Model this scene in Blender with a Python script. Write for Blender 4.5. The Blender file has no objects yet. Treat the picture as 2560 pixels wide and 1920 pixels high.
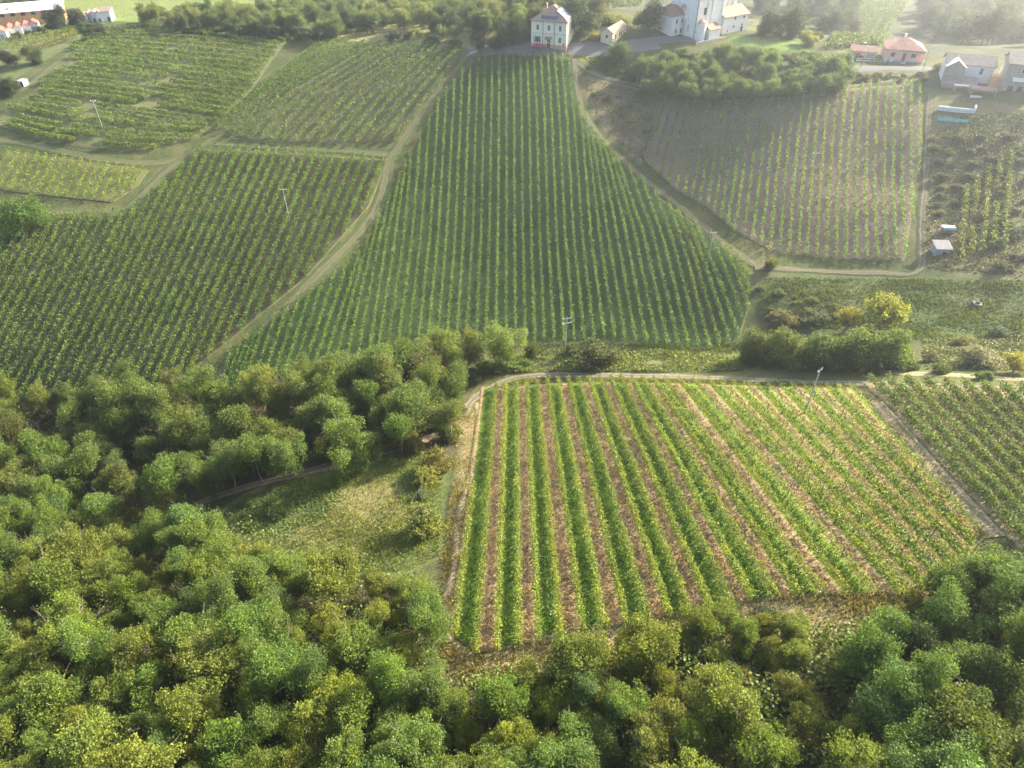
import bpy, math, random
import numpy as np
from mathutils import Vector, Matrix

rng = np.random.default_rng(11)
random.seed(11)
scene = bpy.context.scene
COL = scene.collection

# ------------------------------------------------------------------ camera
CAMZ = 120.0
PITCH = math.radians(39.4)
FPX = 1775.0                      # focal length in pixels of the 2560 px wide photograph
cam_d = bpy.data.cameras.new('camera')
cam_d.sensor_width = 36.0
cam_d.lens = 36.0 * FPX / 2560.0
cam_d.clip_start = 0.5
cam_d.clip_end = 8000.0
cam = bpy.data.objects.new('camera', cam_d)
COL.objects.link(cam)
cam.location = (0, 0, CAMZ)
cam.rotation_euler = (math.radians(90) - PITCH, 0, 0)
scene.camera = cam

# ------------------------------------------------------------------ sky, sun, exposure
SUN_AZ, SUN_EL = math.radians(57), math.radians(27)
world = bpy.data.worlds.new('World')
scene.world = world
world.use_nodes = True
wn = world.node_tree.nodes
bg = wn['Background']
sky = wn.new('ShaderNodeTexSky')
sky.sky_type = 'NISHITA'
sky.sun_disc = False
sky.sun_elevation = SUN_EL
sky.sun_rotation = SUN_AZ
sky.dust_density = 4.0
sky.air_density = 0.8
sky.ozone_density = 0.6
world.node_tree.links.new(sky.outputs[0], bg.inputs[0])
bg.inputs[1].default_value = 0.135
sun_d = bpy.data.lights.new('sun', 'SUN')
sun_d.energy = 5.0
sun_d.angle = math.radians(0.6)
sun_d.color = (1.0, 0.91, 0.75)
sun = bpy.data.objects.new('sun', sun_d)
COL.objects.link(sun)
SUNDIR = Vector((math.sin(SUN_AZ) * math.cos(SUN_EL), math.cos(SUN_AZ) * math.cos(SUN_EL), math.sin(SUN_EL)))
sun.rotation_euler = (-SUNDIR).to_track_quat('-Z', 'Y').to_euler()
sun.location = SUNDIR * 900
vs = scene.view_settings
vs.view_transform = 'Standard'
vs.look = 'None'
vs.exposure = 1.8
vs.gamma = 1.0
vs.use_curve_mapping = False
cy = scene.cycles
cy.use_denoising = True
cy.max_bounces = 4
cy.use_light_tree = False
cy.use_adaptive_sampling = True
cy.adaptive_threshold = 0.03
cy.diffuse_bounces = 2
cy.glossy_bounces = 1
cy.transmission_bounces = 2
cy.transparent_max_bounces = 4
cy.volume_bounces = 0
cy.sample_clamp_indirect = 4.0
HAZE_DENSITY = 0.00044
HAZE_G = 0.78

# ------------------------------------------------------------------ photo geometry helpers
cP, sP = math.cos(PITCH), math.sin(PITCH)

def ZT(ox, oy, s):
    return lambda pts: [(ox + x * s, oy + y * s) for x, y in pts]
ZA = ZT(1100, 920, .36166)
ZB = ZT(1760, 920, .36166)
ZC = ZT(0, 350, .45208)
ZD = ZT(900, 100, .4943)
Z1 = ZT(0, 0, .28933)
Z2 = ZT(640, 0, .28933)
Z3 = ZT(1280, 0, .28933)
Z4 = ZT(1920, 0, .28933)
Z7 = ZT(1280, 480, .28933)
Z8 = ZT(1920, 480, .28933)
ZV = ZT(0, 0, 1.15732)
ZF = ZT(0, 0, 1.0)

def ray(px, py):
    u = (np.asarray(px, float) - 1280) / FPX
    v = (np.asarray(py, float) - 960) / FPX
    return u, cP - v * sP, -(sP + v * cP)          # per unit depth: X, Y, Z

def project(X, Y, Z):
    d = np.asarray(Z) - CAMZ
    depth = Y * cP - d * sP
    v = (-d * cP - Y * sP) / depth
    return 1280 + FPX * X / depth, 960 + FPX * v, depth

# ------------------------------------------------------------------ terrain height from measured depths
def near_plane(x, y):
    u, fw, dn = ray(x, y)
    return 64.2 / (-dn - .305 * fw + .228 * u)

ctrl = []
for x, y in [(1150, 1640), (1170, 1300), (1250, 965), (1700, 965), (1700, 1300), (2100, 975), (2150, 1300), (2440, 1316),
             (2550, 1000), (2550, 1300), (1700, 1600), (2300, 1500), (1280, 1900), (2300, 1900), (2560, 1700), (600, 1900),
             (1000, 1350), (1450, 1450), (1450, 1150), (900, 1600)]:
    ctrl.append((x, y, float(near_plane(x, y))))
ctrl += [(0, 1900, 82), (0, 1500, 116), (600, 1500, 105), (700, 1190, 138), (450, 1240, 145), (960, 1130, 139), (0, 1200, 157),
         (300, 1050, 171), (0, 1000, 175), (300, 950, 175), (0, 900, 178), (520, 960, 174), (650, 900, 178),
         (1200, 890, 174), (1400, 905, 166), (1400, 945, 159), (1850, 900, 152), (1860, 870, 160), (1860, 945, 140),
         (1266, 817, 183), (1266, 594, 207), (1266, 298, 230), (1266, 135, 247), (1040, 700, 197), (1600, 700, 184),
         (1500, 800, 177), (900, 800, 186),
         (1370, 118, 248), (1500, 110, 250), (2000, 650, 178), (2000, 480, 192), (2000, 235, 216), (2270, 480, 190), (2270, 215, 215),
         (1612, 405, 222), (1700, 500, 205), (1660, 480, 208), (1880, 660, 177), (1500, 400, 222), (1620, 245, 239), (1800, 245, 228),
         (1770, 98, 256), (1680, 96, 255), (1880, 90, 258), (1600, 118, 251), (1850, 130, 247), (2000, 140, 243), (2100, 166, 229),
         (2200, 165, 228), (2320, 172, 225), (2230, 148, 233), (2300, 480, 186), (2360, 620, 168), (2450, 560, 172), (2500, 420, 186),
         (2400, 215, 212), (2550, 300, 195), (2540, 200, 214), (2400, 760, 152), (2550, 850, 138), (2150, 840, 150), (2000, 760, 163),
         (2300, 900, 133), (2500, 955, 117),
         (980, 390, 222), (724, 551, 203), (300, 700, 192), (0, 650, 198), (0, 800, 186), (500, 420, 224), (300, 540, 208),
         (0, 500, 217), (545, 365, 231), (258, 323, 236), (0, 340, 237), (400, 150, 270), (600, 80, 288), (180, 115, 290), (100, 200, 262),
         (900, 120, 268), (800, 250, 245), (1150, 140, 251), (1060, 122, 256),
         (60, 80, 315), (350, 15, 371), (0, 5, 392), (650, 50, 327), (1000, 60, 306), (950, 20, 372), (1300, 0, 424), (1900, 0, 450),
         (2300, 0, 480), (2100, 100, 330), (2450, 110, 320), (1600, 30, 372), (1480, 20, 372), (2550, 60, 380)]
C = np.array(ctrl)
u_, f_, d_ = ray(C[:, 0], C[:, 1])
CP = np.stack([u_ * C[:, 2], f_ * C[:, 2], CAMZ + d_ * C[:, 2]], 1)
extra = [(0, -25, 62), (-130, -25, 40), (130, -25, 92), (-220, 60, 22), (200, 60, 86), (220, 150, 66), (-260, 200, 30), (-300, 320, 42),
         (260, 260, 60), (320, 380, 40), (-500, 600, 45), (0, 650, 25), (500, 600, 30), (-900, 1100, 70), (0, 1200, 75), (900, 1100, 75),
         (-900, 300, 60), (900, 300, 50), (-900, -300, 60), (900, -300, 80), (0, -400, 70), (0, 2000, 90), (-1500, 1500, 90), (1500, 1500, 95)]
CP = np.vstack([CP, np.array(extra, float)])
S = 100.0

def tps_k(r2):
    return np.where(r2 > 0, .5 * r2 * np.log(np.maximum(r2, 1e-12)), 0)
P2 = CP[:, :2] / S
n = len(P2)
K = tps_k(((P2[:, None] - P2[None]) ** 2).sum(-1)) + np.eye(n) * 0.004
A = np.zeros((n + 3, n + 3))
A[:n, :n] = K
A[:n, n] = A[n, :n] = 1
A[:n, n + 1:] = P2
A[n + 1:, :n] = P2.T
W = np.linalg.solve(A, np.r_[CP[:, 2], 0, 0, 0])

def tps(X, Y):
    q = np.stack([X.ravel(), Y.ravel()], 1) / S
    out = np.empty(len(q))
    for i in range(0, len(q), 20000):
        b = q[i:i + 20000]
        out[i:i + 20000] = tps_k(((b[:, None] - P2[None]) ** 2).sum(-1)) @ W[:n] + W[n] + b @ W[n + 1:]
    return out.reshape(X.shape)
GX0, GX1, GY0, GY1, GS = -330.0, 330.0, -60.0, 560.0, 3.0
gx = np.arange(GX0, GX1 + .1, GS)
gy = np.arange(GY0, GY1 + .1, GS)
GH = tps(*np.meshgrid(gx, gy))                       # [iy, ix]

def H(X, Y):
    X = np.asarray(X, float)
    Y = np.asarray(Y, float)
    a = np.clip((X - GX0) / GS, 0, len(gx) - 1.001)
    b = np.clip((Y - GY0) / GS, 0, len(gy) - 1.001)
    i, j = a.astype(int), b.astype(int)
    s, t = a - i, b - j
    return (GH[j, i] * (1 - s) * (1 - t) + GH[j, i + 1] * s * (1 - t) + GH[j + 1, i] * (1 - s) * t + GH[j + 1, i + 1] * s * t)

def unproject(px, py, lift=0.0):
    """points where the view rays through the pixels meet the terrain raised by lift"""
    px = np.atleast_1d(np.asarray(px, float))
    py = np.atleast_1d(np.asarray(py, float))
    lift = np.broadcast_to(np.asarray(lift, float), px.shape)
    u, fw, dn = ray(px, py)
    t = np.full(px.shape, 30.0)
    lo = t.copy()
    done = np.zeros(px.shape, bool)
    step = 2.0
    for _ in range(280):
        nt = t + step
        below = (CAMZ + dn * nt) < H(u * nt, fw * nt) + lift
        newly = below & ~done
        lo[newly] = t[newly]
        done |= below
        t = nt
        if done.all():
            break
    lo[~done] = 420
    hi = lo + step
    for _ in range(14):
        m = .5 * (lo + hi)
        below = (CAMZ + dn * m) < H(u * m, fw * m) + lift
        hi = np.where(below, m, hi)
        lo = np.where(below, lo, m)
    X, Y = u * hi, fw * hi
    return np.stack([X, Y, H(X, Y)], 1), hi

def ground(px, py):
    p, z = unproject([px], [py])
    return Vector(p[0]), float(z[0])

def height_to(base, ytop):
    lo, hi = 0.0, 40.0
    for _ in range(30):
        m = .5 * (lo + hi)
        if project(base.x, base.y, base.z + m)[1] < ytop:
            hi = m
        else:
            lo = m
    return hi

def in_poly(px, py, poly):
    inside = np.zeros(np.shape(px), bool)
    m = len(poly)
    for i in range(m):
        x1, y1 = poly[i]
        x2, y2 = poly[(i + 1) % m]
        if y1 == y2:
            continue
        c = (y1 > py) != (y2 > py)
        inside ^= c & (px < (x2 - x1) * (py - y1) / (y2 - y1) + x1)
    return inside

# ------------------------------------------------------------------ materials
def nodes_of(name):
    m = bpy.data.materials.new(name)
    m.use_nodes = True
    nt = m.node_tree
    nt.nodes.clear()
    out = nt.nodes.new('ShaderNodeOutputMaterial')
    return m, nt, out

def L(nt, a, b):
    nt.links.new(a, b)

def noise(nt, scale, detail=4, rough=.6, vec=None):
    nn = nt.nodes.new('ShaderNodeTexNoise')
    nn.inputs['Scale'].default_value = scale
    nn.inputs['Detail'].default_value = detail
    nn.inputs['Roughness'].default_value = rough
    if vec is not None:
        L(nt, vec, nn.inputs['Vector'])
    return nn.outputs['Fac']

def ramp(nt, fac, lo, hi):
    r = nt.nodes.new('ShaderNodeMapRange')
    r.inputs['From Min'].default_value = lo
    r.inputs['From Max'].default_value = hi
    L(nt, fac, r.inputs['Value'])
    return r.outputs['Result']

def mixc(nt, fac, a, b, mode='MIX'):
    m = nt.nodes.new('ShaderNodeMix')
    m.data_type = 'RGBA'
    m.blend_type = mode
    if isinstance(fac, (int, float)):
        m.inputs[0].default_value = fac
    else:
        L(nt, fac, m.inputs[0])
    for v, i in ((a, 6), (b, 7)):
        if isinstance(v, tuple):
            m.inputs[i].default_value = (*v[:3], 1)
        else:
            L(nt, v, m.inputs[i])
    return m.outputs[2]

def math_(nt, op, a, b=None):
    m = nt.nodes.new('ShaderNodeMath')
    m.operation = op
    for i, v in enumerate((a, b)):
        if v is None:
            continue
        if isinstance(v, (int, float)):
            m.inputs[i].default_value = v
        else:
            L(nt, v, m.inputs[i])
    return m.outputs[0]

def pos(nt):
    return nt.nodes.new('ShaderNodeNewGeometry').outputs['Position']

def surf(nt, out, color, rough=.9, spec=.2, bump=None, bump_s=.5, bump_d=.1):
    p = nt.nodes.new('ShaderNodeBsdfPrincipled')
    if isinstance(color, tuple):
        p.inputs['Base Color'].default_value = (*color[:3], 1)
    else:
        L(nt, color, p.inputs['Base Color'])
    p.inputs['Roughness'].default_value = rough
    p.inputs['Specular IOR Level'].default_value = spec
    if bump is not None:
        b = nt.nodes.new('ShaderNodeBump')
        b.inputs['Strength'].default_value = bump_s
        b.inputs['Distance'].default_value = bump_d
        L(nt, bump, b.inputs['Height'])
        L(nt, b.outputs[0], p.inputs['Normal'])
    L(nt, p.outputs[0], out.inputs[0])
    return p

MATS = {}

def plain(name, color, rough=.8, var=.25, scale=1.5, spec=.3, bump=0.0, metallic=0.0):
    if name in MATS:
        return MATS[name]
    m, nt, out = nodes_of(name)
    f = noise(nt, scale, 5, .65, pos(nt))
    lo = tuple(c * (1 - var) for c in color)
    hi = tuple(min(1, c * (1 + var)) for c in color)
    c = mixc(nt, ramp(nt, f, .3, .7), lo, hi)
    p = surf(nt, out, c, rough, spec, f if bump else None, bump, .05)
    p.inputs['Metallic'].default_value = metallic
    MATS[name] = m
    return m

def leaf_mat(name, transl=.35, hue=.0, yellow=(1.9, 1.5, .6), ramp_lo=.55, ramp_hi=1.5, base=None, clump=.6):
    """leaf colour = the object's colour, varied per leaf and in clumps"""
    m, nt, out = nodes_of(name)
    oi = nt.nodes.new('ShaderNodeObjectInfo')
    g = nt.nodes.new('ShaderNodeNewGeometry')
    col = oi.outputs['Color'] if base is None else base
    rnd = g.outputs['Random Per Island']
    v = nt.nodes.new('ShaderNodeMapRange')
    v.inputs['To Min'].default_value = ramp_lo
    v.inputs['To Max'].default_value = ramp_hi
    L(nt, rnd, v.inputs['Value'])
    c1 = mixc(nt, 1.0, col, v.outputs['Result'], 'MULTIPLY')
    nz = noise(nt, clump, 3, .6, g.outputs['Position'])
    c2 = mixc(nt, 1.0, c1, tuple(yellow), 'MULTIPLY')
    c = mixc(nt, math_(nt, 'MULTIPLY', ramp(nt, nz, .42, .68), .75), c1, c2)
    p = nt.nodes.new('ShaderNodeBsdfPrincipled')
    L(nt, c, p.inputs['Base Color'])
    p.inputs['Roughness'].default_value = .6
    p.inputs['Specular IOR Level'].default_value = .22
    t = nt.nodes.new('ShaderNodeBsdfTranslucent')
    tc = mixc(nt, 1.0, c, (1.25, 1.2, .55), 'MULTIPLY')
    L(nt, tc, t.inputs['Color'])
    mx = nt.nodes.new('ShaderNodeMixShader')
    mx.inputs[0].default_value = transl
    L(nt, p.outputs[0], mx.inputs[1])
    L(nt, t.outputs[0], mx.inputs[2])
    L(nt, mx.outputs[0], out.inputs[0])
    return m
M_LEAF = leaf_mat('tree leaves', .46, yellow=(1.45, 1.35, .7), clump=.3, ramp_lo=.5, ramp_hi=1.6)
M_VINE = leaf_mat('vine leaves', .42, yellow=(1.55, 1.35, .6), clump=.35, ramp_lo=.5, ramp_hi=1.5)
M_GRASS = leaf_mat('grass blades', .3, yellow=(1.7, 1.45, .85), clump=.25, ramp_lo=.6, ramp_hi=1.5)
M_BARK = plain('bark', (.23, .19, .15), .9, .35, 3)
M_TWIG = plain('dead twigs', (.34, .27, .2), .9, .3, 3)

def edge_blend(nt, c, n):
    at = nt.nodes.new('ShaderNodeAttribute')
    at.attribute_name = 'edge'
    e = math_(nt, 'ADD', at.outputs['Fac'], math_(nt, 'MULTIPLY', math_(nt, 'SUBTRACT', n, .5), 1.6))
    gcol_ = mixc(nt, ramp(nt, n, .4, .6), (.16, .145, .065), (.075, .095, .034))
    return mixc(nt, ramp(nt, e, .35, .75), c, gcol_)

def soil_mat(name, c1, c2, c3, s1=.25, s2=3.0, bump=.5):
    m, nt, out = nodes_of(name)
    p = pos(nt)
    a = noise(nt, s1, 4, .6, p)
    b = noise(nt, s2, 6, .7, p)
    c = mixc(nt, ramp(nt, a, .38, .62), c1, c2)
    c = mixc(nt, ramp(nt, b, .45, .75), c, c3)
    c = edge_blend(nt, c, noise(nt, .6, 5, .7, p))
    surf(nt, out, c, .95, .1, b, bump, .15)
    return m

# ------------------------------------------------------------------ mesh helpers
def mesh_np(name, V, F):
    """V (n,3), F (m,k) all faces with k corners"""
    me = bpy.data.meshes.new(name)
    V = np.ascontiguousarray(V, np.float32)
    F = np.ascontiguousarray(F, np.int32)
    k = F.shape[1]
    me.vertices.add(len(V))
    me.vertices.foreach_set('co', V.ravel())
    me.loops.add(F.size)
    me.loops.foreach_set('vertex_index', F.ravel())
    me.polygons.add(len(F))
    me.polygons.foreach_set('loop_start', np.arange(0, F.size, k, dtype=np.int32))
    me.polygons.foreach_set('loop_total', np.full(len(F), k, np.int32))
    me.update(calc_edges=True)
    return me

def link(name, me, mat=None, parent=None, loc=None):
    o = bpy.data.objects.new(name, me)
    COL.objects.link(o)
    if mat is not None and me is not None and len(me.materials) == 0:
        me.materials.append(mat)
    if parent is not None:
        o.parent = parent
    if loc is not None:
        o.location = loc
    return o

def tag(o, label=None, cat=None, group=None, kind=None):
    if label:
        o['label'] = label
    if cat:
        o['category'] = cat
    if group:
        o['group'] = group
    if kind:
        o['kind'] = kind
    return o

def ordinal(k):
    if 10 <= k % 100 <= 20:
        return '%dth' % k
    return '%d%s' % (k, {1: 'st', 2: 'nd', 3: 'rd'}.get(k % 10, 'th'))

def leaves(Cn, size, up=.35, aspect=.62, r=None):
    """diamond leaves at the centres Cn"""
    r = r or rng
    m = len(Cn)
    nrm = r.normal(size=(m, 3))
    nrm[:, 2] = np.abs(nrm[:, 2]) + up
    nrm /= np.linalg.norm(nrm, axis=1, keepdims=True)
    a = np.cross(nrm, r.normal(size=(m, 3)))
    a /= np.linalg.norm(a, axis=1, keepdims=True) + 1e-9
    b = np.cross(nrm, a)
    s = (size * r.uniform(.6, 1.35, m))[:, None] if np.isscalar(size) else (size * r.uniform(.7, 1.3, m))[:, None]
    a = a * s * .5
    b = b * s * .5 * aspect
    V = np.stack([Cn - a, Cn - b, Cn + a, Cn + b], 1).reshape(-1, 3)
    return V

def quads(nq):
    return np.arange(nq * 4).reshape(-1, 4)

def tube(p0, p1, r0, r1, k=5):
    p0, p1 = np.array(p0, float), np.array(p1, float)
    d = p1 - p0
    d /= np.linalg.norm(d) + 1e-9
    a = np.cross(d, [0.3, .9, .2] if abs(d[2]) > .9 else [0, 0, 1])
    a /= np.linalg.norm(a)
    b = np.cross(d, a)
    an = np.arange(k) * 2 * np.pi / k
    ring = np.cos(an)[:, None] * a + np.sin(an)[:, None] * b
    V = np.vstack([p0 + ring * r0, p1 + ring * r1])
    F = np.array([[i, (i + 1) % k, k + (i + 1) % k, k + i] for i in range(k)])
    return V, F

def merge(parts):
    Vs, Fs, o = [], [], 0
    for V, F in parts:
        Vs.append(V)
        Fs.append(F + o)
        o += len(V)
    return np.vstack(Vs), np.vstack(Fs)

# ------------------------------------------------------------------ the ground
def spaced(a, b, fine, lim):
    xs = list(np.arange(a, b + .01, fine))
    s, x, left = fine, a, []
    while x > -lim:
        s *= 1.22
        x -= s
        left.append(x)
    s, x, right = fine, b, []
    while x < lim:
        s *= 1.22
        x += s
        right.append(x)
    return np.array(left[::-1] + xs + right)
tx = spaced(-240, 250, 1.75, 3500)
ty = spaced(-30, 430, 1.75, 3500)
TX, TY = np.meshgrid(tx, ty)
TZ = H(TX, TY)
far = (np.abs(TX) > 325) | (TY > 555) | (TY < -58)
TZ[far] = tps(TX[far], TY[far])
TZ = np.clip(TZ, -30, 118)
nx, ny = len(tx), len(ty)
idx = np.arange(nx * ny).reshape(ny, nx)
GF = np.stack([idx[:-1, :-1], idx[:-1, 1:], idx[1:, 1:], idx[1:, :-1]], -1).reshape(-1, 4)
g_me = mesh_np('ground', np.stack([TX, TY, TZ], -1).reshape(-1, 3), GF)
g_me.polygons.foreach_set('use_smooth', np.ones(len(GF), bool))
gpx, gpy, gdep = project(TX.ravel(), TY.ravel(), TZ.ravel())
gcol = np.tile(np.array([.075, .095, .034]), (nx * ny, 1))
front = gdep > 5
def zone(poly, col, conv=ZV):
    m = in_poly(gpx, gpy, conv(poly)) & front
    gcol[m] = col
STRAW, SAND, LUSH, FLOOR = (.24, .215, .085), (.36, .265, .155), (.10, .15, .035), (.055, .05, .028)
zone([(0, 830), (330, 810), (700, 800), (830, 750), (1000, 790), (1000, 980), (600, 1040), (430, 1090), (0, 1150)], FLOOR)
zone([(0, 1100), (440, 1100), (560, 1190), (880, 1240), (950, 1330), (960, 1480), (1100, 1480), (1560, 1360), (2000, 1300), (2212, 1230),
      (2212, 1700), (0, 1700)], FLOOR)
zone([(470, 1100), (700, 1000), (860, 975), (960, 960), (960, 1200), (900, 1240), (700, 1240), (560, 1195)], (.13, .165, .05))
zone([(700, 1060), (850, 1030), (880, 1100), (860, 1200), (720, 1215), (640, 1160)], STRAW)
zone([(990, 880), (1060, 850), (1052, 1000), (1005, 1250), (990, 1400), (1100, 1400), (1400, 1340), (1560, 1270), (1700, 1250), (1990, 1240), (2060, 1260),
      (1800, 1400), (1500, 1380), (1100, 1480), (930, 1450), (950, 1250), (985, 1000)], (.30, .24, .125))
zone([(1060, 830), (1100, 812), (1500, 815), (2212, 835), (2212, 800), (1620, 790), (1600, 745), (1140, 745), (1000, 850)], (.13, .15, .05))
zone([(1870, 840), (1990, 860), (2212, 1130), (2212, 1190), (2110, 1150), (1980, 980), (1810, 850)], (.24, .22, .09))
zone([(1640, 585), (2212, 600), (2212, 740), (2000, 730), (1640, 700)], (.085, .12, .045))
zone([(1245, 160), (1420, 190), (1430, 260), (1390, 360), (1300, 270)], (.20, .165, .11))
zone([(2000, 190), (2212, 230), (2212, 610), (1990, 580), (1995, 300)], (.15, .145, .075))
zone([(1130, -40), (2260, -40), (2260, 130), (1990, 128), (1770, 70), (1640, 20), (1400, 20), (1140, 40)], (.05, .065, .034))
zone([(240, 45), (230, 0), (720, 0), (640, 18), (300, 48)], (.17, .22, .06))
zone([(0, 40), (120, -5), (260, -5), (240, 45), (160, 60)], (.17, .22, .06))
zone([(720, 60), (880, 50), (1020, 70), (1020, 100), (850, 98), (720, 85)], (.27, .26, .10))
zone([(1560, 82), (1640, 78), (1740, 92), (1730, 112), (1600, 100)], (.13, .22, .05))
zone([(1245, 118), (1330, 118), (1300, 130), (1260, 135)], (.22, .24, .06))
zone([(0, 40), (240, 40), (150, 100), (0, 190)], (.13, .16, .06))
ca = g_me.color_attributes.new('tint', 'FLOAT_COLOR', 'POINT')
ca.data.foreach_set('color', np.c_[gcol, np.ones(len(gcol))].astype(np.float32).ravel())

def ground_mat():
    m, nt, out = nodes_of('ground cover')
    at = nt.nodes.new('ShaderNodeAttribute')
    at.attribute_name = 'tint'
    p = pos(nt)
    a = noise(nt, .09, 5, .65, p)
    b = noise(nt, .9, 6, .7, p)
    d = noise(nt, 4.0, 5, .7, p)
    c = mixc(nt, math_(nt, 'MULTIPLY', ramp(nt, a, .45, .7), .6), at.outputs['Color'], (.21, .175, .085))
    c = mixc(nt, math_(nt, 'MULTIPLY', ramp(nt, b, .48, .7), .6), c, (.06, .085, .022))
    v = nt.nodes.new('ShaderNodeMapRange')
    v.inputs['From Min'].default_value = .3
    v.inputs['From Max'].default_value = .7
    v.inputs['To Min'].default_value = .55
    v.inputs['To Max'].default_value = 1.4
    L(nt, d, v.inputs['Value'])
    c = mixc(nt, 1.0, c, v.outputs['Result'], 'MULTIPLY')
    surf(nt, out, c, .95, .1, math_(nt, 'ADD', b, d), .9, .35)
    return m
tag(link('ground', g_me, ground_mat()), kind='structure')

# ------------------------------------------------------------------ tracks and roads
def resample(P, step):
    P = np.asarray(P, float)
    d = np.r_[0, np.cumsum(np.linalg.norm(np.diff(P[:, :2], axis=0), axis=1))]
    m = max(2, int(d[-1] / step) + 1)
    s = np.linspace(0, d[-1], m)
    return np.stack([np.interp(s, d, P[:, i]) for i in range(P.shape[1])], 1), s

def smooth_px(pts, m=40):
    P = np.asarray(pts, float)
    if len(P) < 3:
        return resample(P, np.linalg.norm(P[-1] - P[0]) / m)[0]
    Q = np.vstack([2 * P[0] - P[1], P, 2 * P[-1] - P[-2]])
    out = []
    per = max(4, m // (len(P) - 1))
    for i in range(1, len(Q) - 2):
        t = np.linspace(0, 1, per, endpoint=False)[:, None]
        p0, p1, p2, p3 = Q[i - 1], Q[i], Q[i + 1], Q[i + 2]
        out.append(.5 * (2 * p1 + (p2 - p0) * t + (2 * p0 - 5 * p1 + 4 * p2 - p3) * t ** 2 + (3 * p1 - p0 - 3 * p2 + p3) * t ** 3))
    return np.vstack(out + [P[-1:]])

def strip(name, pts, width, mat, lift=.12, conv=ZV, across=7, kind='structure'):
    px = smooth_px(conv(pts), 60)
    P, _ = unproject(px[:, 0], px[:, 1])
    P, s = resample(P, 1.6)
    T = np.gradient(P[:, :2], axis=0)
    T /= np.linalg.norm(T, axis=1, keepdims=True) + 1e-9
    for _ in range(4):
        T[1:-1] = (T[:-2] + T[1:-1] * 2 + T[2:]) / 4
    N = np.stack([-T[:, 1], T[:, 0]], 1)
    off = np.linspace(-1, 1, across)
    wv = width * .5 * (1 + .12 * np.sin(s * .31) + .08 * np.sin(s * .83 + 1))
    XY = P[:, None, :2] + N[:, None] * (off[None, :, None] * wv[:, None, None])
    Zv = H(XY[..., 0], XY[..., 1]) + lift * np.where(np.abs(off) > .99, .1, 1)[None]
    V = np.concatenate([XY, Zv[..., None]], -1)
    m = len(P)
    ii = np.arange(m * across).reshape(m, across)
    F = np.stack([ii[:-1, :-1], ii[1:, :-1], ii[1:, 1:], ii[:-1, 1:]], -1).reshape(-1, 4)
    V = V.reshape(-1, 3)
    e1 = V[F[0, 1]] - V[F[0, 0]]
    e2 = V[F[0, 3]] - V[F[0, 0]]
    if np.cross(e1, e2)[2] < 0:
        F = F[:, ::-1]
    me = mesh_np(name, V, F)
    uv = me.uv_layers.new(name='UVMap')
    U = np.stack([np.repeat(s, across), np.tile(off, m)], 1)
    uv.data.foreach_set('uv', U[F.ravel()].astype(np.float32).ravel())
    return tag(link(name, me, mat), kind=kind)

def track_mat(name, bare, grass, ruts=True, edge=.75):
    m, nt, out = nodes_of(name)
    uvn = nt.nodes.new('ShaderNodeUVMap')
    sep = nt.nodes.new('ShaderNodeSeparateXYZ')
    L(nt, uvn.outputs[0], sep.inputs[0])
    y = math_(nt, 'ABSOLUTE', sep.outputs['Y'])
    p = pos(nt)
    n1 = noise(nt, .7, 5, .7, p)
    n2 = noise(nt, 3.5, 5, .7, p)
    w = math_(nt, 'ADD', y, math_(nt, 'MULTIPLY', math_(nt, 'SUBTRACT', n1, .5), 1.1))
    g = ramp(nt, w, edge - .15, edge + .15)
    if ruts:
        mid = ramp(nt, math_(nt, 'ADD', y, math_(nt, 'MULTIPLY', math_(nt, 'SUBTRACT', n1, .5), .8)), .26, .1)
        g = math_(nt, 'MAXIMUM', g, math_(nt, 'MULTIPLY', mid, .75))
    bb = mixc(nt, ramp(nt, n2, .35, .7), bare, tuple(c * .68 for c in bare))
    gg = mixc(nt, ramp(nt, n2, .35, .7), grass, tuple(c * .6 for c in grass))
    surf(nt, out, mixc(nt, g, bb, gg), .95, .1, n2, .6, .12)
    return m
T_SAND = track_mat('sandy track', (.44, .34, .21), (.21, .20, .075), edge=.62)
T_GRASS = track_mat('grassy track', (.20, .165, .10), (.095, .12, .048), edge=.34)
T_GREY = track_mat('grey dirt track', (.27, .225, .17), (.12, .135, .055), edge=.55)
T_PALE = track_mat('pale dirt track', (.24, .19, .14), (.10, .115, .05), edge=.42)
T_ASPH = track_mat('asphalt', (.17, .165, .155), (.18, .17, .14), ruts=False, edge=1.05)

strip('dirt_road', [(2300, 848), (2050, 836), (1900, 830), (1700, 824), (1500, 815), (1300, 811), (1180, 811), (1110, 818), (1060, 838), (1020, 866), (1000, 900)], 3.6, T_GREY)
strip('forest_track', [(960, 935), (900, 955), (830, 978), (740, 1000), (640, 1026), (540, 1050), (450, 1080), (380, 1105)], 3.0, track_mat('brown forest track', (.26, .19, .135), (.10, .11, .045), edge=.8), .2)
strip('field_path', [(1035, 870), (1052, 935), (1040, 985), (1022, 1040), (1000, 1110), (992, 1200), (975, 1290), (955, 1390)], 3.0, T_SAND, .16)
strip('lower_track', [(1120, 790), (1180, 782), (1280, 784), (1400, 783), (1500, 792), (1580, 800)], 2.6, T_GREY)
strip('upper_track', [(1900, 803), (1980, 808), (2080, 812), (2212, 822), (2300, 828)], 2.8, T_SAND)
strip('diagonal_path', [(1012, 118), (975, 160), (935, 210), (895, 270), (858, 320), (838, 350), (830, 400), (805, 465), (760, 522), (700, 580), (640, 640), (575, 705), (520, 765), (470, 815), (420, 860)], 3.7, T_GRASS, .14)
strip('cross_path', [(842, 336), (770, 330), (690, 325), (610, 321), (540, 317), (465, 312)], 2.7, T_GRASS, .14)
strip('hollow_path', [(1240, 128), (1246, 190), (1262, 245), (1300, 300), (1350, 350), (1400, 395), (1460, 440), (1530, 500), (1590, 548), (1630, 575)], 2.5, T_PALE, .14)
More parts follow.
